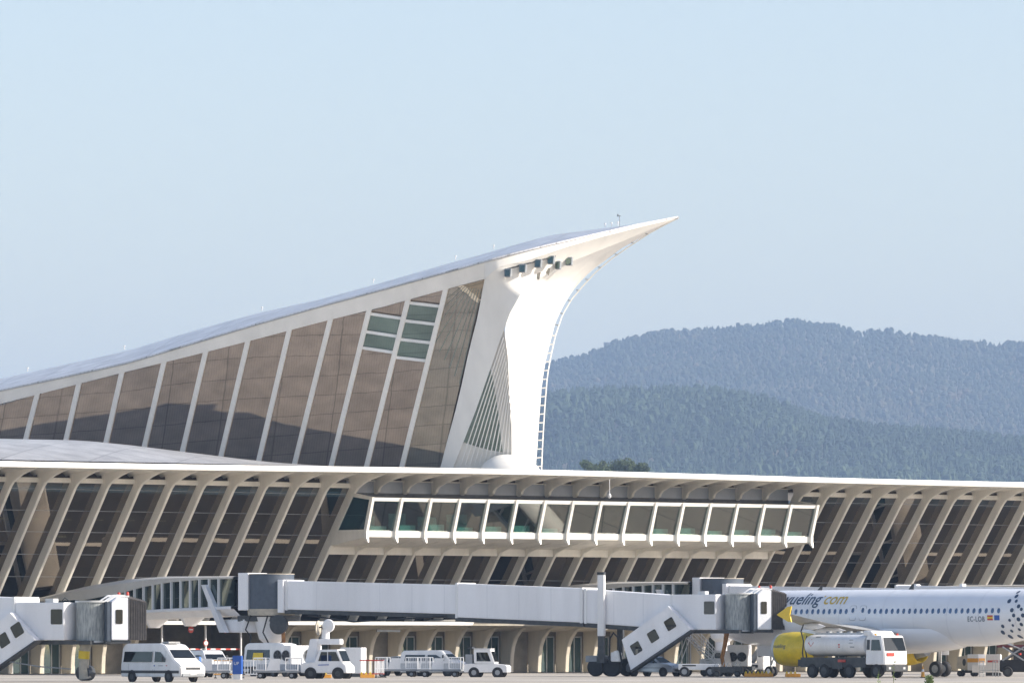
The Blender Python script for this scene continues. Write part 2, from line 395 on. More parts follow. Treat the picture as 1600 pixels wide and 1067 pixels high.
for t in TG:
    if gm is None:
        m = MB(); m.hexa([(-.14, -8.55, 11.85), (.14, -8.55, 11.85), (.14, -8.95, 11.85), (-.14, -8.95, 11.85)], [(-.14, -9.4, 14.45), (.14, -9.4, 14.45), (.14, -9.85, 14.6), (-.14, -9.85, 14.6)])
        m.hexa([(-.14, -8.66, 11.3), (.14, -8.66, 11.3), (.14, -8.95, 11.3), (-.14, -8.95, 11.3)], [(-.14, -8.60, 11.85), (.14, -8.60, 11.85), (.14, -8.95, 11.85), (-.14, -8.95, 11.85)])
        m.hexa([(-.05, -9.0, 10.85), (.05, -9.0, 10.85), (.05, -9.1, 10.87), (-.05, -9.1, 10.87)], [(-.14, -8.5, 11.3), (.14, -8.5, 11.3), (.14, -8.95, 11.3), (-.14, -8.95, 11.3)])
        gm = m.build('mullion', M['fascia'], gal, bevel=.015); o = gm
    else:
        o = gm.copy(); COL.objects.link(o); o.parent = gal
    o.location = (t, 0, 0)
for i, (a, b) in enumerate(zip(TG, TG[1:])):
    m = MB(); m.hexa([(a+.14, -8.62, 11.86), (b-.14, -8.62, 11.86), (b-.14, -8.58, 11.86), (a+.14, -8.58, 11.86)], [(a+.14, -9.5, 14.3), (b-.14, -9.5, 14.3), (b-.14, -9.46, 14.3), (a+.14, -9.46, 14.3)])
    m.build('gallery_window', M['galglass'], gal)
    if i < 4: MB().box(a+.5, a+2.0+.2*i, -7.1, -7.0, 11.66, 13.1+.25*(i % 2)).build('partition', M['partition'], gal)
    if i in (7, 8, 9): continue
    m = MB(); m.box(a+.75, a+2.35, -8.3, -8.2, 11.67, 12.25+.1*(i % 3)); m.box(a+.75, a+2.35, -8.2, -7.5, 12.15, 12.2)
    m.build('desk', M['desk'], gal)
# gallery side cheeks
for t, s in ((ga, -1), (gb, 1)):
    m = MB(); m.prism([(-8.7, 11.3), (-8.75, 11.95), (-4.2, 11.95), (-3.0, 10.7), (-3.6, 10.65)], 0, t-.1, t+.1); m.build('side_base', M['concrete'], gal); m = MB()
    m.prism([(-9.75, 14.35), (-9.8, 14.6), (-6.3, 15.1), (-6.0, 14.8)], 0, t-.1, t+.1)
    m.build('side_head', M['concrete'], gal)
    m = MB(); m.prism([(-8.72, 11.95), (-9.6, 14.4), (-6.2, 14.9), (-4.3, 11.95)], 0, t-.04, t+.04); m.build('side_window', M['teal'], gal)
# ground floor: ledge, piers, doors
LT = 44.0
m = MB(); m.prism([(-4.7, 4.02), (-4.75, 4.32), (4, 4.32), (4, 4.12), (-3.9, 4.02)], 0, 12.5, LT); m.prism([(-4.2, 4.28), (-4.2, 4.52), (4, 4.52), (4, 4.28)], 0, LT+.6, T1+3)
m.hexa([(LT, -4.7, 4.02), (LT, 4, 4.12), (LT, 4, 4.32), (LT, -4.75, 4.32)], [(LT+.6, -4.2, 4.28), (LT+.6, 4, 4.28), (LT+.6, 4, 4.52), (LT+.6, -4.2, 4.52)])
m.prism([(-4.2, 4.28), (-4.2, 4.52), (4, 4.52), (4, 4.28)], 0, T0-8, 12.5)
m.build('ledge', M['conc_white'], term)
m = MB(); m.box(T0-8, 12.5, -3.9, 4, 4.53, 4.56); m.box(12.6, LT, -4.4, 4, 4.33, 4.36); m.box(LT+.7, T1+3, -3.9, 4, 4.53, 4.56); m.build('ledge_shade_sheet', M['shade_dark'], term)  # added dark sheets: ledge shade as colour, darkening the reflections above
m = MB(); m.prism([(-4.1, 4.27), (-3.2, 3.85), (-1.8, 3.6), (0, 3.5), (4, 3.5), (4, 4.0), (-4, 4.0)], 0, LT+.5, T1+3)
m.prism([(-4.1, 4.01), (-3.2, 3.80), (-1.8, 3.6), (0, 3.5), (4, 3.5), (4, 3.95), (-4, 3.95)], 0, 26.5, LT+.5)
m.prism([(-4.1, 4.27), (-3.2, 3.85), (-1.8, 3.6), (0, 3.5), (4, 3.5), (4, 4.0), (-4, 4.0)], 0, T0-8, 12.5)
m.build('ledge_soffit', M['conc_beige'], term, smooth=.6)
pp = [(-1.4, 0), (-1.42, .7), (-1.5, 1.5), (-1.72, 2.3), (-2.1, 2.95), (-2.7, 3.5), (-3.3, 3.8), (-2, 3.98), (.0, 3.98), (.0, 0)]
pier0 = None
PIERS = [t for t in np.arange(-14.7, 108, 2.968) if not (13.5 < t < 25.5)]
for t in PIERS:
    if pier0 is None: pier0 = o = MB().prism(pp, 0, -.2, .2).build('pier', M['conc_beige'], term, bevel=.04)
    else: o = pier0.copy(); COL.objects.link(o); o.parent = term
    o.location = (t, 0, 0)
m = MB(); m.box(T0-8, 12.5, .25, .45, 0, 3.6); m.box(26.5, T1+3, .25, .45, 0, 3.6); m.box(12.5, 26.5, 9, 9.2, 0, 4.2)
m.box(12.3, 12.5, .45, 9, 0, 4.2); m.box(26.5, 26.7, .45, 9, 0, 4.2)
m.build('ground_wall', paint('ground_floor_wall', (.30, .27, .22), .8, .2, .6), term)
d0 = None
for i, t in enumerate(PIERS[:-1]):
    if PIERS[i+1]-t > 3.2: continue
    if d0 is None:
        m = MB(); m.box(1.15, 2.6, .12, .18, .02, 3.0); d0 = o = m.build('door_glass', M['teal'], term)
        m = MB()
        for x in (1.08, 1.84, 2.6): m.box(x, x+.07, .06, .2, 0, 3.08)
        m.box(1.08, 2.67, .06, .2, 3.0, 3.1); f0 = m.build('door_frame', M['lightgrey'], d0)
    else:
        if i % 5 == 3: continue
        o = d0.copy(); COL.objects.link(o); o.parent = term; q = f0.copy(); COL.objects.link(q); q.parent = o
    o.location = (t, 0, 0)
for t in (13.6, 17.9, 21.4):
    MB().tube([(t, -3.2, 0), (t, -3.2, 4.0)], .09).build('post', M['white'], term, smooth=.8)
for t in (16.2, 19.6):
    m = MB(); m.lathe([(.27, 0), (.27, .04)], (t, -3.6, 3.62), 'y', 20)
    o = m.build('clearance_sign', M['red'], term)
    m = MB(); m.box(t-.18, t+.18, -3.62, -3.605, 3.58, 3.66); m.build('sign_bar', M['white'], o)
m = MB(); m.lathe([(.24, 0), (.24, .04)], (17.8, -3.4, 2.5), 'y', 20); o = m.build('speed_sign', M['red'], term)
m = MB(); m.lathe([(.18, 0), (.18, .02)], (17.8, -3.43, 2.5), 'y', 20); m.build('sign_face', M['white'], o)
m = MB(); m.box(34.5, 36.9, -4.2, -4.1, 3.45, 3.65); m.build('bay_sign', M['dark'], term)
# body behind so nothing is hollow
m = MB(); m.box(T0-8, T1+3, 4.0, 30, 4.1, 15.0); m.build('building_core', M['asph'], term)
# small fittings on the canopy
m = MB(); m.tube([(53.2, -11.9, 16.4), (53.2, -11.9, 15.15)], .03); m.lathe([(.05, .2), (.14, .1), (.14, -.1), (.05, -.2)], (53.2, -11.9, 15.0), 'z', 10)
m.build('hanging_lamp', M['white'], term, smooth=.8)
# flank end wall of the canopy ends are out of view

# ------------------------------------------------------------------ great hall with the beak (own local frame)
AL = R(12); OH = Vector(((689-800)/F*530, 530, 0))
wv = Vector((math.cos(AL), -math.sin(AL), 0)); mv = Vector((-math.sin(AL), -math.cos(AL), 0))
hall = thing('winged_hall', 'white hall with bronze glazing rising to a pointed curved beak above the roof', 'building', OH, -AL)
def onH(px, py, e0, k=0.0):
    """where the sight line through a photo point meets the hall surface e = e0 + k (z-17); returns local coords"""
    a = (px-800)/F; b = (HZ-py)/F; r = Vector((a, 1, b))
    Y = (e0+OH.x*mv.x+OH.y*mv.y+k*(CH-17))/(a*mv.x+mv.y-k*b)
    P = Vector((a*Y, Y, CH+b*Y)); q = P-OH
    return Vector((q.x*wv.x+q.y*wv.y, -(q.x*mv.x+q.y*mv.y), P.z))
K = .40
CEN = 6.5      # local y of the centre plane
def mir(p): return Vector((p.x-.38*(CEN-p.y), 2*CEN-p.y, p.z))
MT = [(-90, 660), (59, 616), (124, 600), (191, 583), (257, 566), (322, 550), (388, 533), (453, 515), (517, 499), (577, 486), (638, 469), (697, 452), (757, 437)]
MBm = [(-92, 690), (40, 690), (103, 691), (166, 693), (226, 699), (286, 704), (346, 712), (405, 719), (461, 724), (518.5, 726), (574, 726), (629, 727), (689, 727)]
def ext(a, b, f): return (a[0]+(b[0]-a[0])*f, a[1]+(b[1]-a[1])*f)
tops = [onH(*p, 0, K) for p in MT]
bots = []
for p, q in zip(MT, MBm):
    f = (745-p[1])/(q[1]-p[1]) ; bots.append(onH(*ext(p, q, f), 0, K))
for i in range(12):
    a, b, c, d = bots[i], bots[i+1], tops[i+1], tops[i]
    m = MB(); off = Vector((0, .06, 0)); m.hexa([a, b, c, d], [a+off, b+off, c+off, d+off])
    m.build('glass_bay', M['hallglass2'] if i == 11 else M['hallglass'], hall)
for i in range(12):
    a, b = bots[i], tops[i]; up = (b-a).normalized(); b = b+up*.3
    w2 = .22; nn = Vector((0, -math.cos(math.atan(K)), -math.sin(math.atan(K))))
    m = MB(); s = Vector((w2, 0, 0))
    m.hexa([a-s, a+s, a+s+nn*.4, a-s+nn*.4], [b-s, b+s, b+s+nn*.4, b-s+nn*.4]); m.build('mullion', M['conc_white'], hall, bevel=.02)
# opening lights (two bays with framed panes)
def onl(p, q, y):     # point at row y on line p-q (photo coords)
    f = (y-p[1])/(q[1]-p[1]); return ext(p, q, f)
for i, ys in ((9, [490, 518, 543]), (10, [473, 501, 530, 558])):
    for k in range(len(ys)):
        s = 8 if i == 9 else 6
        a = onl(MT[i], MBm[i], ys[k]); b = onl(MT[i+1], MBm[i+1], ys[k]+s)
        A, B = onH(*a, .12, K), onH(*b, .12, K); hh = Vector((0, 0, .13)); oo = Vector((0, -.16, 0))
        m = MB(); m.hexa([A-hh, B-hh, B-hh+oo, A-hh+oo], [A+hh, B+hh, B+hh+oo, A+hh+oo]); fr = m.build('window_frame', M['conc_white'], hall)
        if k < len(ys)-1:
            c = onl(MT[i], MBm[i], ys[k+1]); d = onl(MT[i+1], MBm[i+1], ys[k+1]+s)
            P = [onH(*q, .1, K) for q in (a, b, d, c)]; o2 = Vector((0, .04, 0))
            MB().hexa(P, [q+o2 for q in P]).build('opening_pane', M['greenglass'], fr)
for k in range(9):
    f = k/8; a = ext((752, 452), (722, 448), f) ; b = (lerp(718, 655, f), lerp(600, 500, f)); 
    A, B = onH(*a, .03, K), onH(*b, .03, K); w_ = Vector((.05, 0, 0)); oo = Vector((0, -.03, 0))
    MB().hexa([A-w_*.6, A+w_*.6, A+w_*.6+oo, A-w_*.6+oo], [B-w_, B+w_, B+w_+oo, B-w_+oo]).build('painted_inner_rib', M['ribpale'], hall)  # interior ribs seen through the pane, added as pale strips on its face
# roof edges
FT = [(-200, 652), (-25, 617), (0, 611), (100, 590), (200, 568), (300, 538), (400, 508), (500, 480), (600, 453), (700, 426), (760, 409), (800, 398.5), (850, 386), (920, 370), (1000, 352), (1060, 340.5)]
SI = [(-200, 632), (-25, 597), (0, 592), (100, 570), (200, 548), (300, 517.5), (400, 490), (500, 468), (600, 441), (700, 412), (760, 396), (800, 384), (860, 368), (930, 358.5), (1000, 350), (1060, 340)]
FB = [(-200, 676), (-25, 637), (0, 631), (100, 605.5), (200, 580), (300, 555.5), (400, 530), (500, 503.5), (600, 479), (700, 451), (757, 436), (800, 421), (860, 402), (920, 383), (1000, 357), (1060, 341.2)]
def fe(px):   # outward position of the roof edge: follows the leaning wall, then runs in to the tip
    return None if px <= 757 else 7.4-(7.4+CEN)*((px-757)/303)**1.6
def edge(px, py, extra=0):
    if px <= 757: return onH(px, py, extra, K)
    return onH(px, py, fe(px)+extra*(1-(px-757)/303))
pxs = np.unique(np.concatenate([np.linspace(-150, 757, 30), np.linspace(757, 1060, 26)]))
et, eb, rid = [], [], []
sil = [onH(*p, -CEN) for p in SI]; silx = [(p.x, p.z) for p in sil]
for px in pxs:
    a = edge(px, interp(px, FT), .55); b = edge(px, interp(px, FB), .45)
    et.append(a); eb.append(b); rid.append(Vector((a.x, CEN, max(interp(a.x, silx), a.z+.02))))
rows = []
for a, b in zip(et, rid):
    c = lerp(a, b, .5)+Vector((0, 0, .10*min(1, (b-a).length/6)))
    top = a+Vector((0, 0, .14))
    rows.append([a+Vector((0, -.12, 0)), top+Vector((0, -.12, 0)), lerp(top, c, .5)+Vector((0,0,.04)), c, b, mir(c), mir(lerp(top, c, .5)), mir(top+Vector((0, -.12, 0))), mir(a+Vector((0, -.12, 0)))])
MB().loft(rows).build('hall_roof', M['hallroof'], hall, smooth=.5)
rows = [[a+Vector((0, .02, -.02)), b, b+Vector((0, .5, .1))] for a, b in zip(et, eb)]
n1 = len([p for p in pxs if p <= 760])
MB().loft(rows[:n1]).build('roof_edge_beam', M['conc_white'], hall, smooth=.6)
MB().loft([[mir(p) for p in r] for r in rows]).build('roof_edge_beam', M['conc_white'], hall, smooth=.6)
# far glass wall and base block so the hall is closed
m = MB(); m.add([mir(bots[0]), mir(bots[-1]), mir(tops[-1]), mir(tops[0])], [(0, 1, 2, 3)]); m.build('rear_glazing', M['hallglass'], hall)
# spire skin
Lp = [(682, 745), (689, 727), (700, 684), (712, 640), (722, 598), (730, 560), (738, 527), (745, 500), (751, 470), (757, 437)]
Rp = [(703, 745), (709, 728), (727, 683), (744, 640), (758, 600), (772, 560), (782, 530), (789, 512), (796, 491), (812, 462)]
rows = [[onH(*l, .35, K), onH(*ext(l, r, .5), .60, K), onH(*r, .8, K)] for l, r in zip(Lp, Rp)]
rows_left = [[r[0], lerp(r[0], r[1], .5), r[1], lerp(r[1], r[2], .5), r[2]] for r in rows]
# upper skin: from roof edge line down to ridge curve
UpR = [(812, 462), (819, 453.5), (830, 444), (844, 434), (862, 424), (880, 415), (905, 404), (940, 390), (980, 374), (1020, 357.5), (1060, 341.8)]
UpF = [(757, 437), (768, 426), (783, 416), (800, 412), (825, 407), (850, 398), (880, 388), (920, 376), (965, 364), (1010, 352.5), (1060, 341)]
def e_up(px): return 7.6-(7.6+CEN)*max(0, (px-757)/303)**1.25 if px > 757 else 7.6
def pz(px, py, e): return onH(px, py, e)
ridge_e = [0.8+K*(onH(812, 462, .8, K).z-17)]
rows = []
for i, (f, r) in enumerate(zip(UpF, UpR)):
    a = edge(*f, .40) if f[0] > 757 else onH(*f, .35, K)
    q = (r[0]-812)/248
    er = lerp(ridge_e[0], -CEN, min(1, q)**.85)
    b = onH(*r, er); mid = lerp(a, b, .5)
    rows.append([lerp(a, b, k/4) for k in range(5)])
cheek = MB().loft(rows_left+rows[1:]).build('left_blade', M['conc_white'], hall, smooth=1.4)
MB().loft([[et[n1-1+i]+Vector((0, .02, -.02)), edge(px, interp(px, [(p[0], p[1]-.0) for p in UpF]), .42)] for i, px in enumerate(pxs[n1-1:])]).build('beak_edge', M['conc_white'], hall, smooth=1)
# right face
Rr = [(802, 745), (800, 714), (799, 680), (797, 640), (795.5, 600), (794, 560), (790, 530), (788.5, 512), (796, 491), (812, 462)]+UpR[1:]
Ee = [(836, 745), (837, 730), (839, 706), (842, 660), (846, 607), (851, 570), (859, 537), (867, 506), (877, 484), (886, 468), (896, 453), (907, 440), (919, 428), (932, 417), (946, 407), (961, 395.5), (977, 384), (994, 374), (1011, 364), (1035, 352.5), (1060, 340.8)]
Rr = Rr[:]; n = min(len(Rr), len(Ee))
def resamp(P, n):
    L = [0]
    for a, b in zip(P, P[1:]): L.append(L[-1]+math.hypot(b[0]-a[0], b[1]-a[1]))
    out = []
    for i in range(n):
        s = L[-1]*i/(n-1); out.append((interp(s, list(zip(L, [p[0] for p in P]))), interp(s, list(zip(L, [p[1] for p in P])))))
    return out
NR = 34
Rs, Es = resamp(Rr, NR), resamp(Ee, NR)
rows = []
for r, e in zip(Rs, Es):
    if r[0] <= 812:
        er = (0.8 if r[1] < 500 else 0.8)+K*(onH(*r, .8, K).z-17)
    else:
        q = (r[0]-812)/248; er = lerp(ridge_e[0], -CEN, min(1, q)**.85)
    a = onH(*r, er); b = onH(*e, -CEN)
    c = lerp(a, b, .5); bulge = min(1, (b-a).length/9)
    rows.append([a, lerp(a, b, .33)+Vector((-.05*bulge, .12*bulge, 0)), lerp(a, b, .66)+Vector((-.08*bulge, .2*bulge, 0)), b])
rblade = MB().loft(rows).build('right_blade', M['conc_white'], hall, smooth=1.2)
MB().loft([[mir(p) for p in r] for r in rows]).build('right_blade', M['conc_white'], hall, smooth=1.2)
# triangular opening: recessed white wall, dark glass, stay cables
bk = [onH(*p, .58, K) for p in [(700, 745), (727, 660), (775, 530), (787, 508), (794, 560), (798, 660), (801, 745)]]
MB().add(bk, [tuple(range(7))]).build('recess_wall', M['conc_white'], hall)
gp = [onH(*p, .62, K) for p in [(722, 690), (742, 637), (765, 575), (770, 590), (779, 650), (785, 706), (765, 703), (740, 696)]]
MB().add(gp, [tuple(range(8))]).build('recess_glass', M['greenglass'], hall)
for k in range(13):
    f = k/12
    top = ext((786, 519), (799, 640), f**1.1); bot = ext((712, 728), (800, 722), f)
    if k > 0:
        MB().tube([onH(*bot, .78, K), onH(*top, .80, K)], .055, 6).build('stay_cable', M['conc_white'], hall, smooth=1)
# base mound
c = onH(786, 728, 2.2, K); rows = []
for i in range(10):
    ph = math.pi/2*i/9; rows.append([(c.x+2.4*math.cos(ph)*math.cos(q)*(1.35 if math.cos(q) > 0 else 1), c.y+1.0+2.0*math.cos(ph)*math.sin(q), 16.6+2.1*math.sin(ph)) for q in np.linspace(0, 2*math.pi, 25)[:-1]])
MB().loft(rows, True).build('base_mound', M['conc_white'], hall, smooth=1)
# ladder rail and rungs on the leading edge
Rl = [(846, 745), (846.5, 728), (848, 690), (851, 640), (855, 590), (860, 560), (868, 524), (879, 492), (893, 468), (909, 449), (930, 426), (955, 405), (985, 384), (1015, 364.5), (1045, 348), (1060, 341.5)]
rl = [onH(*p, -CEN+.3) for p in resamp(Rl, 60)]
lad = MB().tube(rl, .055, 6).build('ladder_rail', M['conc_white'], hall, smooth=1)
for y in np.arange(524, 735, 13.6):
    xr = interp(y, sorted([(p[1], p[0]) for p in Rl])); xe = interp(y, sorted([(p[1], p[0]) for p in Ee]))
    MB().tube([onH(xe-1, y+.8, -CEN+.3), onH(xr, y, -CEN+.3)], .05, 6).build('rung', M['conc_white'], lad, smooth=1)
for (x, y) in [(873, 508), (881, 490), (893, 470), (906, 454), (920, 437), (940, 418), (966, 398), (992, 380), (1014, 366)]:
    MB().tube([onH(x-5.5, y-1, -CEN+.3), onH(x-.6, y+.6, -CEN+.3)], .05, 6).build('rung', M['grey'], lad, smooth=1)
# floodlights in the slot under the beak
from mathutils.bvhtree import BVHTree
def tree_of(o):
    me = o.data; return BVHTree.FromPolygons([v.co.copy() for v in me.vertices], [tuple(p.vertices) for p in me.polygons])
bv = tree_of(cheek); rbv = tree_of(rblade)
def onsurf(px, py):
    q = onH(px, py, 30); q2 = onH(px, py, -30); d = (q2-q).normalized()
    hits = [h for h in (bv.ray_cast(q, d), rbv.ray_cast(q, d)) if h[0] is not None]
    return min(hits, key=lambda h: h[3])[0] if hits else onH(px, py, 2)
for i, (x, y) in enumerate([(796, 427), (819, 420), (843, 412.5), (863, 407), (874, 415), (891, 409)]):
    p = onsurf(x, y)+Vector((0, -.62, 0)); s = .26 if i != 4 else .2
    m = MB(); m.hexa([(p.x-s, p.y-.25, p.z-.36), (p.x+s, p.y-.25, p.z-.36), (p.x+s, p.y+.45, p.z-.36), (p.x-s, p.y+.45, p.z-.36)], [(p.x-s*1.15, p.y-.1, p.z+.36), (p.x+s*1.15, p.y-.1, p.z+.36), (p.x+s*1.15, p.y+.5, p.z+.36), (p.x-s*1.15, p.y+.5, p.z+.36)])
    fl = m.build('floodlight', M['grey'], hall, bevel=.03)
    m = MB(); s2 = s*.8; m.hexa([(p.x-s2, p.y-.30, p.z-.28), (p.x+s2, p.y-.30, p.z-.28), (p.x+s2, p.y-.2, p.z-.28), (p.x-s2, p.y-.2, p.z-.28)], [(p.x-s2, p.y-.16, p.z+.26), (p.x+s2, p.y-.16, p.z+.26), (p.x+s2, p.y-.05, p.z+.26), (p.x-s2, p.y-.05, p.z+.26)])
    m.build('lens', M['greenglass'], fl)
for (x, y) in [(841, 432), (856, 425)]:
    p = onsurf(x, y)+Vector((0, -.12, 0))
    MB().add([(p.x-.3, p.y, p.z+.2), (p.x+.25, p.y, p.z+.35), (p.x+.1, p.y, p.z-.35), (p.x, p.y+.3, p.z)], [(0, 1, 3), (1, 2, 3), (2, 0, 3), (0, 2, 1)]).build('light_niche', M['beige'], hall)
a_, b_ = onsurf(789, 422), onsurf(868, 400.5)
m = MB(); pv_ = [onsurf(lerp(789, 868, k/6), lerp(421.5, 400.5, k/6))+Vector((0, -.04, 0)) for k in range(7)]
m.tube(pv_, .06, 6); m.build('light_slot', M['dark'], hall)
# rooftop fittings
p = onH(968, 352, -CEN+.5)
m = MB(); m.tube([p+Vector((0, 0, -.3)), p+Vector((0, 0, .85))], .03, 6); m.tube([p+Vector((-.15, 0, .8)), p+Vector((.12, 0, .8))], .03, 6); m.box(p.x-.2, p.x-.08, p.y-.05, p.y+.05, p.z+.75, p.z+.95)
m.build('wind_gauge', M['grey'], hall)
for x, y in ((760, 401), (571, 456), (396, 502), (180, 566), (28, 597), (700, 415.5), (935, 355), (945, 354), (955, 353)):
    p = onH(x, y+2, 0); p = Vector((p.x, 3.0, interp(p.x, silx)-.25)) 
    m = MB(); m.tube([p, p+Vector((0, 0, .3))], .04, 6); m.lathe([(.09, 0), (.09, .1)], (p.x, p.y, p.z+.25), 'z', 8); m.build('roof_vent', M['white'], hall)

# ------------------------------------------------------------------ boarding bridges
def rounded(cx, cz, w, h, ang=0, r=.08):
    pts = []
    for sx, sz, a0 in ((1, 1, 0), (-1, 1, 90), (-1, -1, 180), (1, -1, 270)):
        for k in range(4):
            a = R(a0+30*k); pts.append((sx*(w/2-r)+r*math.cos(a), sz*(h/2-r)+r*math.sin(a)))
    c, s = math.cos(ang), math.sin(ang)
    return [(cx+x*c-z*s, cz+x*s+z*c) for x, z in pts]
def cab_assembly(root, z0, z1, stairs=True, turn=R(42)):
    """everything at the aircraft end; local x along the tunnel, camera side is -y"""
    b = MB().box(-3.6, 0, -1.45, 1.45, z0, z1).build('end_box', M['bridge'], root, bevel=.04)
    MB().prism(rounded(-.55, lerp(z0, z1, .62), .85, .95), 1, -1.47, -1.44).build('box_window', M['carglass'], b)
    px_, py_ = 1.15, .1
    m = MB(); m.lathe([(1.02, z0-.05), (1.02, z1+.02)], (px_, py_, 0), 'z', 40); m.build('round_curtain', M['curtain'], root, smooth=.6)
    m = MB(); m.lathe([(1.1, z0-.15), (1.1, z0-.04)], (px_, py_, 0), 'z', 40); m.build('lower_ring', M['lightgrey'], root, smooth=.6)
    m = MB(); m.lathe([(1.1, z1), (1.1, z1+.12)], (px_, py_, 0), 'z', 40); m.build('upper_ring', M['lightgrey'], root, smooth=.6)
    made = []
    made.append(MB().box(1.75, 2.05, -1.55, 1.6, z0-.1, z1+.05).build('door_post', M['slats'], root, bevel=.04))
    m = MB(); m.prism([(2.05, z0), (2.05, z1), (2.4, z1+.32), (3.15, z1+.30), (3.15, z0)], 1, -1.6, 1.6); c = m.build('cab', M['bridge'], root, bevel=.05); made.append(c)
    MB().prism(rounded(2.55, lerp(z0, z1, .62), .45, .9, 0, .07), 1, -1.63, -1.59).build('cab_window', M['carglass'], c)
    for y in (-1.55, -.4, 1.45):
        made.append(MB().prism([(1.8, z1+.1), (2.4, z1+.50), (3.2, z1+.45), (3.2, z1+.32), (2.4, z1+.38), (1.8, z1)], 1, y, y+.12).build('roof_frame', M['white'], root))
    for y in (-1.5, 1.5):
        made.append(MB().lathe([(.1, 0), (.1, .15), (.04, .22)], (3.1, y, z1+.45), 'z', 10).build('beacon', M['red'], root, smooth=1))
    m = MB()
    for k in range(8):
        x = 3.15+k*.15; q = k/7
        m.prism([(-1.55, z0), (-1.55, z1+.25-.25*q), (-1.1, z1+.42-.3*q), (1.1, z1+.42-.3*q), (1.55, z1+.25-.25*q), (1.55, z0), (1.25, z0), (1.25, z1-.1), (-1.25, z1-.1), (-1.25, z0)], 0, x, x+.152 if k < 7 else x+.1)
        m.prism([(-1.62, z0), (-1.62, z1+.28-.25*q), (-1.54, z1+.26-.25*q), (-1.54, z0)], 0, x+.03, x+.09)
    made.append(m.build('accordion_canopy', M['canopy'], root))
    made.append(MB().box(1.7, 3.3, -1.5, 1.5, z0-.22, z0-.01).build('cab_floor', M['dark'], root))
    for o in made:
        ca, sa = math.cos(turn), math.sin(turn); o.rotation_euler = (0, 0, turn)
        o.location = (px_-(px_*ca-py_*sa), py_-(px_*sa+py_*ca), 0)
    m = MB(); m.box(-3.6, 1.8, -1.2, 1.2, z0-.28, z0-.02); m.build('underframe', M['dark'], root)
    MB().box(-1.8, -1.2, -.8, -.2, z1, z1+.25).build('roof_box', M['lightgrey'], root)
    MB().tube([(-.9, -.4, z1+.02), (-.6, -.4, z1+.3), (-.2, -.4, z1+.05)], .03).build('roof_handle', M['dark'], root)
    if stairs:
        h = z0-.35; run = h/math.tan(R(33)); x0 = -1.6
        up = 2.55
        poly = [(-1.55, z0-.02), (-3.55, z1-.35 if False else z0+1.55), (-3.55-(run+.1)*.86, z0+1.55-h*.86-.15), (-1.55-run, z0-h)]
        poly = [(-1.7, z0), (-3.62, z0+1.75), (-3.62-run*.80, z0+1.75-h*.80), (-1.9-run, z0-h+.1)]
        s = MB().prism(poly, 1, -2.1, -1.46).build('service_stair', M['bridge'], root, bevel=.03)
        dx, dz = -run, -h; L = math.hypot(dx, dz); ux, uz = dx/L, dz/L
        for k in range(3):
            q = .30+.29*k; cx = lerp(-2.55, -2.8-run*.95, q)+.55; cz = lerp(z0+.95, z0+.85-h*.95, q)+.38
            MB().prism(rounded(cx, cz, .78, .82, R(30), .09), 1, -2.125, -2.09).build('stair_window', M['carglass'], s)
        MB().prism([(-1.5, z0-.02), (-1.75, z0-.02), (-1.95-run, z0-h+.08), (-1.95-run, z0-h+.0), (-1.8-run, z0-h+.0)], 1, -2.15, -1.42).build('stair_stringer', M['dark'], s)
def tunnel_root(name, label, P0, P1):
    d = P1-P0; rz = math.atan2(d.y, d.x)
    return thing(name, label, 'boarding bridge', (P1.x, P1.y, 0), rz, 'boarding bridges along the terminal'), math.hypot(d.x, d.y)
def tunnel(root, x0, x1, za, zb, hh, w, name='tunnel_section', lip=True):
    """sloping box; za/zb floor heights at x0 and x1"""
    m = MB(); m.hexa([(x0, -w/2, za), (x0, w/2, za), (x0, w/2, za+hh), (x0, -w/2, za+hh)], [(x1, -w/2, zb), (x1, w/2, zb), (x1, w/2, zb+hh), (x1, -w/2, zb+hh)])
    o = m.build(name, M['bridge'], root, bevel=.04)
    m = MB(); m.hexa([(x0, -w/2-.02, za-.32), (x0, w/2, za-.32), (x0, w/2, za-.02), (x0, -w/2-.02, za-.02)], [(x1, -w/2-.02, zb-.32), (x1, w/2, zb-.32), (x1, w/2, zb-.02), (x1, -w/2-.02, zb-.02)])
    m.build('under_rail', M['dark'], o)
    for q in (0.01, .985):
        m = MB(); x = lerp(x0, x1, q); z = lerp(za, zb, q); m.box(x-.1, x+.1, -w/2-.05, w/2+.05, z-.05, z+hh+.06)
        m.build('end_frame', M['white'], o)
    # panel joints
    m = MB(); nj = max(2, int(abs(x1-x0)/2.4))
    for k in range(1, nj):
        x = lerp(x0, x1, k/nj); z = lerp(za, zb, k/nj); m.box(x-.015, x+.015, -w/2-.008, -w/2+.01, z+.05, z+hh-.05)
    m.build('panel_joint', M['joint'], o)
    return o
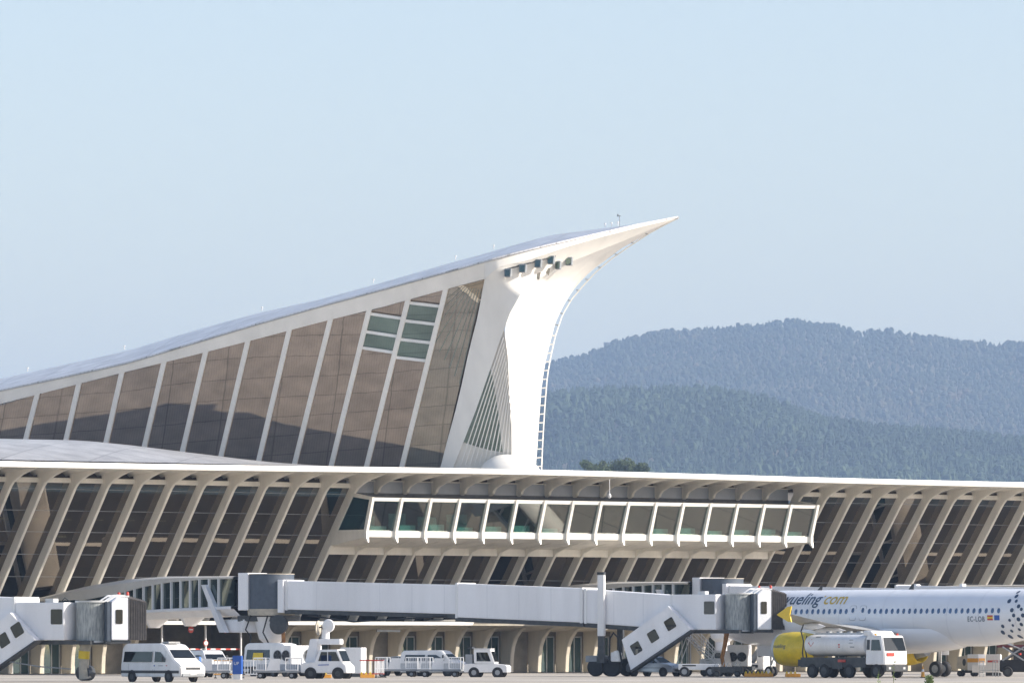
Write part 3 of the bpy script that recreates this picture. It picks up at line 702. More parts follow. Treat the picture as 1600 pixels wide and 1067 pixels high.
def rotunda(root, x, z0, z1, r=1.75, col=True):
    m = MB(); m.lathe([(r, z0), (r, z1)], (x, 0, 0), 'z', 40); m.build('rotunda_drum', M['slats'], root, smooth=.6)
    m = MB(); m.lathe([(r+.04, 0), (r+.04, .05)], (x, 0, z1), 'z', 40); m.lathe([(r+.05, -.5), (r+.1, 0)], (x, 0, z0), 'z', 40); m.build('rotunda_collar', M['beige'], root, smooth=.6)
    m = MB(); m.box(x-r-.35, x-r+.55, -1.5, 1.5, z0-.1, z1+.12); m.box(x+r-.35, x+r+.15, -1.5, 1.5, z0-.3, z1-.42); m.build('jamb_panel', M['bridge'], root, bevel=.03)
    m = MB()
    m.lathe([(.95, z0-2.3), (1.3, z0-1.0), (1.35, z0-.6)], (x, 0, 0), 'z', 24); m.lathe([(.55, 0), (.6, z0-2.6), (.95, z0-2.3)], (x, 0, 0), 'z', 24); m.build('rotunda_column', M['bridge'], root, smooth=.6)
    MB().box(x-2.3, x+1.9, -1.2, 1.2, z0-.95, z0-.52).build('rotunda_beam', M['dark'], root)
# bridge at the aircraft
PB0, PB1 = G(424, 472), G(1132, 454)
rb, LB = tunnel_root('boarding_bridge', 'long white boarding bridge running to the parked airliner, grey curtained rotunda at its left end', PB0, PB1)
cab_assembly(rb, 3.47, 6.06)
tunnel(rb, -LB+1.9, -LB*.52, 5.05, 4.62, 2.2, 2.5)
tunnel(rb, -LB*.565, -LB*.285, 4.42, 4.0, 2.55, 2.8)
tunnel(rb, -LB*.285+.1, -3.6, 3.98, 3.50, 2.5, 2.7)
rotunda(rb, -LB, 5.1, 7.75)
xc = -LB*.243
m = MB(); m.box(xc-.27, xc+.27, -1.75, -1.42, 3.0, 7.55); m.build('lift_column', M['white'], rb, bevel=.03)
m = MB(); m.box(xc-.24, xc+.24, -1.72, -1.45, 1.1, 3.0); m.box(xc-.24, xc+.24, 1.45, 1.72, 1.1, 4.0); m.box(xc-.3, xc+.3, -1.8, 1.8, 1.0, 1.5); m.build('lift_leg', M['dark'], rb); MB().box(xc-.28, xc+.28, -1.77, -1.41, 7.55, 7.75).build('column_cap', M['dark'], rb)
m = MB(); m.box(xc-1.5, xc+.1, -1.3, 1.3, 1.05, 1.55); bogie = m.build('bogie_frame', M['grey'], rb, bevel=.05)
for dx in (-.72, .72):
    for y in (-1.3, 1.0):
        MB().lathe([(.30, 0), (.62, .02), (.68, .12), (.68, .33), (.62, .43), (.30, .45)], (xc+dx, y, .68), 'y', 28).build('wheel', M['black'], bogie, smooth=.6)
m = MB(); m.tube([(xc+.7, -1.7, 1.0), (xc+.75, -1.7, 2.8), (xc+1.05, -1.7, 3.25), (xc+1.4, -1.7, 2.9), (xc+1.75, -1.7, 1.0)], .07); m.build('cable_loop', M['black'], rb, smooth=1)
m = MB(); m.tube([(xc+1.2, -1.6, 1.9), (xc+1.3, -1.6, 1.4)], .25); m.box(xc+.8, xc+1.6, -1.7, -1.3, 1.1, 1.8); m.build('motor_cover', M['white'], rb, bevel=.06)
m = MB(); m.tube([(.2, 0, 3.3), (.1, -.1, 2.4), (-.1, -.2, 1.4), (0, -.1, .5)], [.2, .17, .15, .15], 10); m.build('air_hose', M['rust'], rb, smooth=1)
m = MB(); m.tube([(-LB+4, -1.4, 4.6), (-LB+8, -1.4, 4.1), (-LB+11, -1.4, 4.25), (-LB+16, -1.4, 4.5)], .06); m.build('hanging_cable', M['black'], rb, smooth=1)
m = MB(); m.lathe([(.25, -.2), (.75, -.15), (.75, .15), (.25, .2)], (-LB+1.6, -1.6, 3.9), 'y', 24); m.build('cable_reel', M['dark'], rb, smooth=.7)
MB().tube([(-LB+1.9, -1.5, 3.7), (-LB+2.0, -1.5, 1.2)], .16, 8).build('reel_hose', M['rust'], rb, smooth=1)
MB().tube([(-LB-.9, -1.6, 4.6), (-LB-1.3, -1.7, 3.5), (-LB-.7, -1.9, 3.0), (-LB-.9, -1.9, 2.2)], .06).build('hanging_cable', M['black'], rb, smooth=1)
MB().tube([(-LB+.6, -1.6, 4.6), (-LB+.3, -1.8, 3.3), (-LB+.9, -1.9, 2.4)], .06).build('hanging_cable', M['black'], rb, smooth=1)
# bridge with its cab at the left edge
PA0, PA1 = G(-530, 404), G(119, 389)
ra, LA = tunnel_root('boarding_bridge', 'white boarding bridge cut by the left edge, its empty cab standing over the white minibus', PA0, PA1)
cab_assembly(ra, 2.62, 5.0)
tunnel(ra, -LA*.5, -3.6, 3.2, 2.75, 2.55, 2.8)
tunnel(ra, -LA+1.9, -LA*.48, 4.6, 3.4, 2.2, 2.5)
rotunda(ra, -LA, 4.6, 7.2)
m = MB(); m.tube([(.9, -.2, 2.5), (.8, -.3, 1.9), (.75, -.3, .9), (.8, -.2, .2)], [.4, .34, .33, .4], 14); h_ = m.build('air_hose', M['beige'], ra, smooth=1)
m = MB(); m.tube([(.8, -.3, 1.95), (.75, -.3, 1.45)], .37, 14); m.build('hose_band', M['yellow'], h_, smooth=1)
m = MB(); m.tube([(-7, -2.3, 1.9), (-4, -2, 1.3), (-2, -1.2, .95), (0, -.6, .8)], .04); m.build('power_cable', M['grey'], ra)
m = MB(); m.lathe([(.5, -.4), (.5, .4)], (.7, 0, .55), 'y', 16); m.build('hose_basket', M['dark'], ra)
# right-hand bridge behind the airliner
PC0, PC1 = G(1129, 512), G(1720, 482)
rc, LC = tunnel_root('boarding_bridge', 'white boarding bridge passing behind the airliner, its grey rotunda just above the other bridge', PC0, PC1)
tunnel(rc, -LC+1.9, -LC*.48, 5.05, 4.7, 2.2, 2.5); tunnel(rc, -LC*.5, 0, 4.6, 4.2, 2.55, 2.8)
rotunda(rc, -LC, 5.2, 7.85)
m = MB()
for x in (-LC*.5+1, -LC*.5+6): m.box(x, x+.35, -.2, .2, 7.0, 7.25)
m.build('roof_lug', M['white'], rc)
cab_assembly(rc, 3.9, 6.5, stairs=False)
# roof unit seen above the aircraft
# fixed link bridges from the terminal out to the rotundas
link0 = None
def make_link(loc, label):
    r = thing('link_bridge', label, 'walkway', loc, math.atan2(LD.y, LD.x), 'fixed walkways from terminal to bridges')
    r.scale = (LL/30.5, 1, 1)
    # x outward 0..L, camera side is +? : -y of this frame points along -U rotated
    L = 30.5
    def ztop(x): return interp(x, [(0, 6.2), (3, 6.55), (8, 7.1), (14, 7.55), (20, 7.72), (30.5, 7.62)])
    def zarch(x): return interp(x, [(0, 5.9), (8, 6.0), (13, 6.42), (17, 6.95), (21, 7.25), (26, 7.42), (30.5, 7.42)])
    xs = np.linspace(0, L, 30); rows = []
    for x in xs:
        rows.append([(x, -1.55, zarch(x)), (x, -1.6, lerp(zarch(x), ztop(x), .7)), (x, -1.3, ztop(x)), (x, 1.3, ztop(x)), (x, 1.6, lerp(zarch(x), ztop(x), .7)), (x, 1.55, zarch(x))])
    MB().loft(rows, True).build('arched_roof', M['concrete2'], r, smooth=.7)
    def zfl(x): return interp(x, [(0, 4.6), (10, 4.72), (20, 4.98), (30.5, 5.15)])
    rows = [[(x, -1.5, zfl(x)-.02), (x, -1.72, zfl(x)-.05), (x, -1.72, zfl(x)+.16), (x, -1.5, zfl(x)+.2), (x, 1.5, zfl(x)+.2), (x, 1.6, zfl(x)-.05), (x, .9, zfl(x)-.55), (x, -.9, zfl(x)-.55)] for x in xs]
    MB().loft(rows, True).build('deck', M['bridge'], r, smooth=.5)
    for sy in (-1, 1):
        rows = [[(x, sy*1.42, zfl(x)+.15), (x, sy*1.42, zarch(x)+.05)] for x in xs]
        MB().loft(rows).build('side_glass', M['linkglass'], r)
        for x in np.arange(11.2, 29, 1.42):
            MB().box(x, x+.16, sy*1.5-.08, sy*1.5+.08, zfl(x)+.1, zarch(x)+.05).build('window_post', M['white'], r)
    for x in (16.5, 22):
        MB().hexa([(x-.25, -1.3, zfl(x)-.15), (x+.25, -1.3, zfl(x)-.15), (x+.25, 1.3, zfl(x)-.15), (x-.25, 1.3, zfl(x)-.15)], [(x-.7, -.4, zfl(x)-1.2), (x-.4, -.4, zfl(x)-1.2), (x-.4, .4, zfl(x)-1.2), (x-.7, .4, zfl(x)-1.2)]).build('bracket', M['bridge'], r)
    MB().hexa([(26.2, -1.8, 7.0), (26.8, -1.8, 7.0), (26.8, -1.5, 7.0), (26.2, -1.5, 7.0)], [(28.9, -1.8, 3.3), (29.7, -1.8, 3.3), (29.7, -1.4, 3.3), (28.9, -1.4, 3.3)]).build('strut', M['bridge'], r)
    MB().box(28.0, 31.4, -1.2, 1.2, 3.3, 4.3).build('cross_head', M['bridge'], r, bevel=.1)
    return r
M['concrete2'] = paint('link_roof_paint', (.62, .60, .56), .5, .06, .6)
M['linkglass'] = mirror_glass('link_glass', (.4, .45, .42), (.03, .05, .045), .35, .02)
LD = (G(392, 473)-G(85, 503)).normalized(); LL = (G(392, 473)-G(85, 503)).length; E_ = G(392, 473)
L1 = make_link(E_-LD*LL, 'pale arched walkway with a row of windows reaching the left rotunda')
E2 = G(1100, 513); dup(L1, None, E2-LD*LL, None, 'pale arched walkway mostly hidden behind the long white bridge, right of the lift column')
E3 = G(1640, 540); dup(L1, None, E3-LD*LL, None, 'pale arched walkway showing above the airliner fuselage at the right edge')

# ------------------------------------------------------------------ text helper
def text_poly(txt, size, shear=0.0, bold=0.0, space=1.0):
    cu = bpy.data.curves.new('txt', 'FONT'); cu.body = txt; cu.size = size; cu.shear = shear; cu.offset = bold; cu.space_character = space
    cu.resolution_u = 4
    o = bpy.data.objects.new('txt', cu); COL.objects.link(o); bpy.context.view_layer.update()
    me = bpy.data.meshes.new_from_object(o.evaluated_get(bpy.context.evaluated_depsgraph_get()))
    bm = bmesh.new(); bm.from_mesh(me)
    for k in range(-4, 14):
        bmesh.ops.bisect_plane(bm, geom=bm.verts[:]+bm.edges[:]+bm.faces[:], plane_co=(0, k*size*.08+.003, 0), plane_no=(0, 1, 0))
    bm.to_mesh(me); bm.free()
    vs = [(v.co.x, v.co.y) for v in me.vertices]; fs = [tuple(p.vertices) for p in me.polygons]
    bpy.data.objects.remove(o); bpy.data.curves.remove(cu); bpy.data.meshes.remove(me)
    return vs, fs
def flat_text(root, txt, size, mat, fn, name='lettering', **k):
    vs, fs = text_poly(txt, size, **k)
    return MB().add([fn(x, y) for x, y in vs], fs).build(name, mat, root)

# ------------------------------------------------------------------ airliner (local x aft, -y is the side we see)
PS = R(43); axd = Vector((math.cos(PS), -math.sin(PS), 0))
ST = G(1411, 447.5)
jet = thing('airliner', 'white airliner with yellow engines and dotted rear fuselage docked at the boarding bridge', 'airplane', ST-axd*17.7, -PS)
RC = 2.07; ZC = 4.30
def fr(x):   # radius (horizontal), radius vertical, centre z
    if x < 6.2:
        q = max(x, 0.0)/6.2; r = RC*(1-(1-q)**2.1)**.62; return r, r, ZC-.55*(1-q)**1.6
    if x < 24.5: return RC, RC, ZC
    q = (x-24.5)/13.07; r = RC*(1-q**1.75)+.18*q; return r, r, ZC+(RC-r)*.82
xs = [0.001, .15, .4, .8, 1.4, 2.2, 3.2, 4.2, 5.2, 6.2]+list(np.arange(7.2, 24.6, 1.0))+list(np.linspace(25, 37.5, 18))
rows = [[(x, fr(x)[0]*math.sin(a), fr(x)[2]+fr(x)[1]*math.cos(a)) for a in np.linspace(0, 2*math.pi, 49)[:-1]] for x in xs]
fus = MB().loft(rows, True).build('fuselage', M['plane'], jet, smooth=1)
def skin(x, z, off=.012):
    r, rv, zc = fr(x); q = max(-1, min(1, (z-zc)/rv)); return (x, -(math.sqrt(1-q*q)*r+off), z)
def skin_poly(pts, name, mat, par, off=.014, nsub=0): return MB().add([skin(x, z, off) for x, z in pts], [tuple(range(len(pts)))]).build(name, mat, par)
def oval(cx, cz, w, h, n=12): return [(cx+w/2*math.cos(2*math.pi*k/n), cz+h/2*math.sin(2*math.pi*k/n)) for k in range(n)]
# belly fairing
rows = []
for x in np.linspace(10.2, 23.6, 24):
    q = (x-10.2)/13.4; e = math.sin(math.pi*min(max(q, 0), 1))**.5
    rows.append([(x, (1.2+1.15*e)*math.sin(a), ZC-1.05+(-.95-.62*e)*math.cos(a)) for a in np.linspace(-1.75, 1.75, 21)])
MB().loft(rows).build('belly_fairing', M['plane'], fus, smooth=1)
for x in (3.4, 7.6, 10.4, 13.3, 17.4, 20.3, 23.4, 26.3, 29.4):
    rows = [[(x+dx, (fr(x)[0]+.006)*math.sin(a), fr(x)[2]+(fr(x)[1]+.006)*math.cos(a)) for a in np.linspace(-math.pi, 0, 33)] for dx in (0, .03)]
    MB().loft(rows).build('skin_seam', M['seam'], fus)
# windows
ZW = ZC+.48
winx = [14.62-.62-.535*i for i in range(15)]+[15.56+.62+.54*i for i in range(23)]
m0 = None
M['cabinwin'] = mirror_glass('cabin_window', (.35, .45, .6), (.015, .03, .07), .3, .05)
for x in winx:
    skin_poly(oval(x, ZW, .27, .40), 'cabin_window', M['cabinwin'], fus)
for x in (14.62, 15.56):
    d = skin_poly(rounded(x, ZW-.12, .62, 1.1, 0, .15), 'exit_outline', M['grey'], fus, .012)
    skin_poly(rounded(x, ZW-.12, .56, 1.04, 0, .13), 'exit_hatch', M['plane'], d, .018)
    skin_poly(oval(x, ZW+.08, .26, .38), 'exit_window', M['cabinwin'], d, .024)
# front and rear doors
for x in (5.0, 32.0):
    d = skin_poly(rounded(x, ZC+.25, .95, 1.95, 0, .15), 'door_outline', M['grey'], fus, .012)
    skin_poly(rounded(x, ZC+.25, .89, 1.89, 0, .13), 'door', M['plane'], d, .02)
# titles
M['letter_blue'] = paint('title_grey_blue', (.035, .075, .13), .4, .05, 2)
M['letter_yel'] = paint('title_yellow', (.62, .42, .05), .4, .05, 2)
vs, fs = text_poly('vueling', 1.28, .18, .012); w1 = max(v[0] for v in vs)
TX0 = 6.2+.31*(w1+.26)+.30
def tm(x, y): return skin(TX0+x*.97, ZC+1.03+y*.92, .016)
MB().add([tm(x, y) for x, y in vs], fs).build('title_lettering', M['letter_blue'], fus)
vs, fs = text_poly('com', 1.28, .18, .012)
MB().add([tm(x+w1+.26, y) for x, y in vs], fs).build('title_lettering', M['letter_yel'], fus)
MB().add([tm(w1+.16+p[0], .62+p[1]) for p in oval(0, 0, .13, .14)], [tuple(range(12))]).build('title_dot', M['letter_yel'], fus)
flat_text(fus, 'EC-LOB', .52, M['letter_blue'], lambda x, y: skin(25.35+x*.78, ZC-.28+y, .016), 'registration', space=1.15, bold=.006)
for k, (mt) in enumerate(('red', 'yellow', 'red')):
    z = ZC-.20+.12*k; skin_poly([(27.1, z), (27.58, z), (27.58, z+.12), (27.1, z+.12)], 'flag_stripe', M[mt], fus)
skin_poly([(27.7, ZC-.2), (28.15, ZC-.2), (28.15, ZC+.16), (27.7, ZC+.16)], 'flag_patch', M['blue'], fus)
# dots on the rear fuselage
rr = random.Random(3)
for i in range(10):
    for j in range(11):
        x = 28.1+i*.70+.30*(j % 2)+rr.uniform(-.1, .1)+.13*max(0, j-3)+(.1*max(0, 2-j)); z = ZC-1.75+j*.36+rr.uniform(-.05, .05)+.06*i
        if x > 37 or (i < 1 and j in (4, 5, 6, 7)) or abs(z-fr(x)[2]) > fr(x)[1]*.95: continue
        s = .26+.06*math.sin(i*1.7+j)
        skin_poly(oval(x, z, s, s, 10), 'dot', M['navy'], fus)
# cockpit glass
skin_poly([(1.55, ZC+.30), (2.6, ZC+.45), (2.75, ZC+1.05), (2.0, ZC+.92)], 'cockpit_window', M['carglass'], fus)
skin_poly([(1.0, ZC+.2), (1.5, ZC+.28), (1.9, ZC+.88), (1.5, ZC+.7)], 'cockpit_window', M['carglass'], fus)
# top fittings
m = MB(); m.prism([(18.2, ZC+RC-.05), (18.7, ZC+RC-.05), (18.75, ZC+RC+.4), (18.55, ZC+RC+.4)], 1, -.02, .02); m.prism([(9.5, ZC+RC-.05), (10, ZC+RC-.05), (10.05, ZC+RC+.3), (9.9, ZC+RC+.3)], 1, -.02, .02); m.build('aerial', M['dark'], fus)
# wings
def wing(sy):
    def sec(y, xle, c, z, th):
        prof = [(0, 0), (.02, .28), (.1, .62), (.3, 1), (.55, .8), (.8, .35), (1, .02), (.8, -.12), (.55, -.35), (.3, -.5), (.1, -.42), (.02, -.2)]
        return [(xle+c*p, sy*y, z+c*th*q*.62) for p, q in prof]
    rows = [sec(1.6, 11.6, 7.6, ZC-1.15, .15), sec(3.5, 12.7, 6.3, ZC-1.02, .14), sec(6.3, 14.3, 4.2, ZC-.82, .13), sec(11, 16.9, 2.9, ZC-.42, .12), sec(15, 19.1, 1.95, ZC-.05, .11), sec(17.0, 20.2, 1.45, ZC+.16, .10)]
    wg = MB().loft(rows, True).build('wing', M['wingpaint'], jet, smooth=.9)
    x, y, z = 20.2, sy*17.03, ZC+.16
    # slats strip lighter leading edge
    rows = [[(r[i][0]-.02, r[i][1], r[i][2]) for i in (10, 11, 0, 1, 2)] for r in rows]
    MB().loft(rows).build('leading_edge', M['lightgrey'], wg, smooth=1)
    m = MB(); m.prism([(x+.0, z), (x+1.0, z+.55), (x+1.35, z+.6), (x+1.2, z), (x+1.35, z-.52), (x+1.05, z-.5)], 1, y-.05, y+.05)
    m.build('wingtip_fence', M['yellow2'], wg)
    for yy, xx, L in ((5.2, 17.0, 3.3), (8.6, 17.6, 2.8), (12.0, 18.9, 2.3)):
        zz = interp(yy, [(3.5, ZC-1.15), (17, ZC)])-.1
        MB().lathe([(.02, 0), (.2, .5), (.26, L*.45), (.16, L*.8), (.02, L)], (xx-L*.35, sy*yy, zz-.12), 'x', 12).build('flap_fairing', M['plane'], wg, smooth=1)
    # engine
    ex, ey, ez = 10.8, sy*5.75, 2.02
    prof = [(.80, 1.0), (.86, .5), (.92, .12), (1.0, 0), (1.08, .1), (1.2, .55), (1.27, 1.3), (1.27, 2.2), (1.15, 3.2), (.98, 3.9), (.93, 3.88), (.9, 3.0)]
    e = MB().lathe(prof, (ex, ey, ez), 'x', 44, cap=False).build('engine_nacelle', M['yellow'], wg, smooth=1.2)
    MB().lathe([(1.0, -.01), (1.09, .1), (1.16, .35), (1.155, .36), (1.0, .02), (.92, .12)], (ex-.005, ey, ez), 'x', 44, cap=False).build('intake_lip', M['lightgrey'], e, smooth=1)
    MB().lathe([(.85, 0), (.3, -.02), (.28, -.05), (.05, -.4)], (ex+.9, ey, ez), 'x', 32).build('fan', M['dark'], e, smooth=.6)
    MB().lathe([(.9, 3.0), (.62, 3.9), (.5, 4.5), (.42, 4.5)], (ex, ey, ez), 'x', 32).build('exhaust_core', M['grey'], e, smooth=.8)
    MB().lathe([(.3, 4.2), (.02, 5.0)], (ex, ey, ez), 'x', 20).build('exhaust_cone', M['dark'], e, smooth=.8)
    MB().hexa([(ex+1.2, ey-.18, ez+1.0), (ex+1.2, ey+.18, ez+1.0), (ex+4.6, ey+.15, ez+.8), (ex+4.6, ey-.15, ez+.8)], [(ex+2.4, ey-.15, ez+1.42), (ex+2.4, ey+.15, ez+1.42), (ex+5.6, ey+.12, ez+1.45), (ex+5.6, ey-.12, ez+1.45)]).build('pylon', M['plane'], e, bevel=.05)
    if sy < 0:
        flat_text(e, 'vueling', .42, M['letter_blue'], lambda x, y: (ex+.45+x, ey-math.sqrt(max(.1, 1.25**2-(y+.1)**2))-.03, ez+.1+y), 'engine_lettering', shear=.15)
M['yellow2'] = paint('bright_yellow', (.75, .52, .03), .35, .05, 2)
wing(-1); wing(1)
# tail (outside the frame but part of the aircraft)
m = MB(); m.hexa([(31, -.12, ZC+1.6), (31, .12, ZC+1.6), (37, .1, ZC+1.6), (37, -.1, ZC+1.6)], [(35.6, -.08, 11.8), (35.6, .08, 11.8), (38, .06, 11.8), (38, -.06, 11.8)]); m.build('tail_fin', M['plane'], jet, bevel=.05)
for sy in (-1, 1): MB().hexa([(33, sy*.3, ZC+1.1), (36.3, sy*.3, ZC+1.1), (36.3, sy*.3, ZC+1.3), (33, sy*.3, ZC+1.35)], [(36.3, sy*6.2, ZC+1.7), (37.7, sy*6.2, ZC+1.7), (37.7, sy*6.2, ZC+1.8), (36.3, sy*6.2, ZC+1.82)]).build('tailplane', M['wingpaint'], jet)
# landing gear
def wheel_mb(m, c, r, w, n=28): return m.lathe([(r*.45, -w*.35), (r*.86, -w*.5), (r*.97, -w*.35), (r, 0), (r*.97, w*.35), (r*.86, w*.5), (r*.45, w*.35)], c, 'y', n)
def wheel_part(par, c, r, w, hub='lightgrey', name='wheel'):
    o = wheel_mb(MB(), c, r, w).build(name, M['black'], par, smooth=.7)
    MB().lathe([(r*.5, -w*.42), (r*.48, -w*.40), (r*.2, -w*.36), (r*.18, -w*.46)], c, 'y', 20).build('rim', M[hub], o, smooth=.8)
    return o
for (x, y, r, w, s) in ((5.07, 0, .39, .22, .25), (18.1, -3.8, .585, .42, .46), (18.1, 3.8, .585, .42, .46)):
    m = MB(); m.tube([(x, y, r), (x-.1, y, 2.6)], .13 if r > .5 else .08, 12); m.tube([(x, y-s, r), (x, y+s, r)], .1); m.tube([(x+.05, y, r+.5), (x+.7, y*.8, 2.5)], .06)
    lg = m.build('landing_gear', M['lightgrey'], jet, smooth=.9)
    if r > .5: MB().box(x-.5, x+.5, y+(.35 if y > 0 else -.4), y+(.4 if y > 0 else -.35), 1.6, 2.6).build('gear_door', M['plane'], lg, bevel=.02)
    else:
        for q in (-.45, .45): MB().box(x-.9, x+.7, q-.02, q+.02, 1.5, 2.3).build('gear_door', M['plane'], lg)
    for q in (-s, s): wheel_part(lg, (x, y+q, r), r, w, 'grey' if r > .5 else 'white')

# ------------------------------------------------------------------ vehicles
def side_prof(m, prof, wf, x0=None):
    """solid from a side profile; width varies with height"""
    n = len(prof)
    return m.add([(x, -wf(z)/2, z) for x, z in prof]+[(x, wf(z)/2, z) for x, z in prof],
                 [tuple(range(n)), tuple(range(2*n-1, n-1, -1))]+[(i, i+n, (i+1) % n+n, (i+1) % n) for i in range(n)])
def side_win(par, pts, wf, name='side_window', mat=None, off=.012):
    for sgn in (-1, 1):
        MB().add([(x, sgn*(wf(z)/2+off), z) for x, z in pts], [tuple(range(len(pts)))]).build(name, mat or M['carglass'], par)
def cross_win(par, p, q, wf, inset=.12, name='windscreen', mat=None, off=.015):
    (x0, z0), (x1, z1) = p, q; nx, nz = (z1-z0), -(x1-x0); L = math.hypot(nx, nz); nx, nz = nx/L*off, nz/L*off
    if nx < 0 and x0 > 0: nx, nz = -nx, -nz
    a, b = wf(z0)/2-inset, wf(z1)/2-inset
    return MB().add([(x0+nx, -a, z0+nz), (x0+nx, a, z0+nz), (x1+nx, b, z1+nz), (x1+nx, -b, z1+nz)], [(0, 1, 2, 3)]).build(name, mat or M['carglass'], par)
def wheels(root, xs, half, r, w=.24, hub='dark'):
    for x in xs:
        for s in (-1, 1): 
            o = wheel_mb(MB(), (x, s*(half-w/2), r), r, w).build('wheel', M['black'], root, smooth=.7)
            MB().lathe([(r*.55, s*w*.50), (r*.5, s*w*.46), (r*.15, s*w*.44)], (x, s*(half-w/2), r), 'y', 18).build('rim', M[hub], o, smooth=.8)
def arches(par, xs, half, r):
    for x in xs:
        for s in (-1, 1):
            MB().lathe([(r*1.22, 0), (r*1.22, .012)], (x, s*half-(0 if s > 0 else .012), r), 'y', 22).build('wheel_arch', M['black'], par)
def make_van(root, L, Hh, Wd, prof_kind='minibus', color='white', stripe=True):
    def wf(z): return Wd*(1 if z < 1.1 else 1-.14*((z-1.1)/(Hh-1.1))**1.3)
    if prof_kind == 'minibus':
        pr = [(0, .32), (0, 1.0), (.06, Hh-.35), (.2, Hh-.12), (.5, Hh-.02), (L*.60, Hh), (L*.70, Hh-.1), (L*.745, Hh-.28), (L*.875, 1.42), (L*.965, 1.12), (L-.02, .95), (L, .62), (L-.06, .32)]
    else:
        pr = [(0, .3), (0, 1.0), (.08, Hh-.25), (.25, Hh-.04), (L*.62, Hh), (L*.69, Hh-.06), (L*.84, 1.22), (L*.965, 1.02), (L, .85), (L, .5), (L-.05, .3)]
    b = side_prof(MB(), pr, wf).build('body', M[color], root, bevel=.06, smooth=.7)
    if prof_kind == 'minibus':
        side_win(root, [(.28, 1.25), (.35, Hh-.52), (L*.52, Hh-.52), (L*.52, 1.25)], wf, 'side_window')
        side_win(root, [(L*.56, 1.25), (L*.565, Hh-.52), (L*.655, Hh-.55), (L*.745, 1.45), (L*.745, 1.25)], wf, 'door_window')
        cross_win(root, (L*.755, Hh-.36), (L*.865, 1.5), wf)
        side_win(root, [(.05, .55), (.05, .72), (L*.97, .72), (L*.97, .55)], wf, 'side_moulding', M['dark'])
    else:
        side_win(root, [(.4, 1.15), (.46, Hh-.35), (L*.42, Hh-.35), (L*.42, 1.15)], wf, 'side_window')
        side_win(root, [(L*.46, 1.15), (L*.46, Hh-.35), (L*.60, Hh-.35), (L*.74, 1.25), (L*.74, 1.15)], wf, 'door_window')
        cross_win(root, (L*.70, Hh-.14), (L*.83, 1.28), wf)
    for q in ((.13, .53, .56, .74) if prof_kind == 'minibus' else (.44, .62)):
        side_win(root, [(L*q, .5), (L*q, Hh*.80), (L*q+.025, Hh*.80), (L*q+.025, .5)], wf, 'door_seam', M['grey'], .006)
    cross_win(root, (L*.90, 1.32), (L*.91, 1.29), wf, .25, 'bonnet_seam', M['grey']) if prof_kind == 'minibus' else None
    MB().box(L-.03, L+.045, -.26, .26, .44, .55).build('number_plate', M['lightgrey'], root)
    hx = L-.03
    for s in (-1, 1): MB().hexa([(hx-.25, s*Wd*.34, .75), (hx-.25, s*Wd*.46, .75), (hx-.28, s*Wd*.46, 1.0), (hx-.28, s*Wd*.34, 1.0)], [(hx+.03, s*Wd*.32, .76), (hx-.02, s*Wd*.44, .76), (hx-.12, s*Wd*.44, .98), (hx-.08, s*Wd*.32, .98)]).build('headlight', M['lightgrey'], root)
    MB().box(hx-.1, hx+.045, -Wd*.28, Wd*.28, .78, .92).build('grille', M['dark'], root)
    MB().box(hx-.2, hx+.06, -Wd*.44, Wd*.44, .34, .55).build('bumper', M['grey'], root, bevel=.03)
    r = .34; wx = (L*.19, L*.80); arches(root, wx, Wd/2+.004, r); wheels(root, wx, Wd/2+.03, r, .22)
    for s in (-1, 1): MB().box(L*.72, L*.72+.1, s*(Wd/2+.13)-.08, s*(Wd/2+.13)+.08, 1.3, 1.6).build('mirror', M['dark'], root, bevel=.02)
    return b
bus = thing('minibus', 'white high-roof minibus with black side windows parked below the left bridge', 'van', G(208, 388), R(-50))
b = make_van(bus, 6.3, 2.42, 1.95)
MB().box(3.6, 4.4, -.5, .5, 2.40, 2.52).build('roof_unit', M['lightgrey'], bus, bevel=.06)
side_win(bus, [(3.5, .98), (3.5, 1.06), (3.62, 1.06), (3.62, .98)], lambda z: 1.95, 'blue_emblem', M['blue'])
side_win(bus, [(3.95, 1.0), (3.95, 1.04), (4.45, 1.04), (4.45, 1.0)], lambda z: 1.95, 'side_marking', M['grey'])
side_win(bus, [(4.75, 1.0), (4.75, 1.05), (4.9, 1.05), (4.9, 1.0)], lambda z: 1.95, 'red_emblem', M['red'])
MB().hexa([(4.98, -.5, 1.64), (5.12, -.1, 1.64), (5.12, -.1, 1.60), (4.98, -.5, 1.60)], [(4.95, -.45, 1.8), (5.0, -.15, 1.72), (5.02, -.1, 1.66), (4.98, -.4, 1.66)]).build('dashboard_cloth', M['red'], bus)
v = thing('cargo_van', 'small white van parked behind the minibus, near the striped barrier', 'van', G(303, 448), R(-62))
make_van(v, 4.6, 1.95, 1.85, 'cargo')
v = thing('cargo_van', 'white van half hidden left of the two-fan air unit, yellow patch on its side', 'van', G(392, 462), R(-35))
make_van(v, 5.2, 2.5, 1.95, 'minibus')
side_win(v, [(.9, 1.2), (1.0, 1.75), (1.9, 1.75), (1.9, 1.2)], lambda z: 1.95, 'yellow_patch', M['yellow'], .03)
v = thing('cargo_van', 'white van with sloping bonnet behind the baggage carts, left of the white tractor', 'van', G(632, 462), R(-22))
make_van(v, 4.9, 1.95, 1.9, 'cargo')
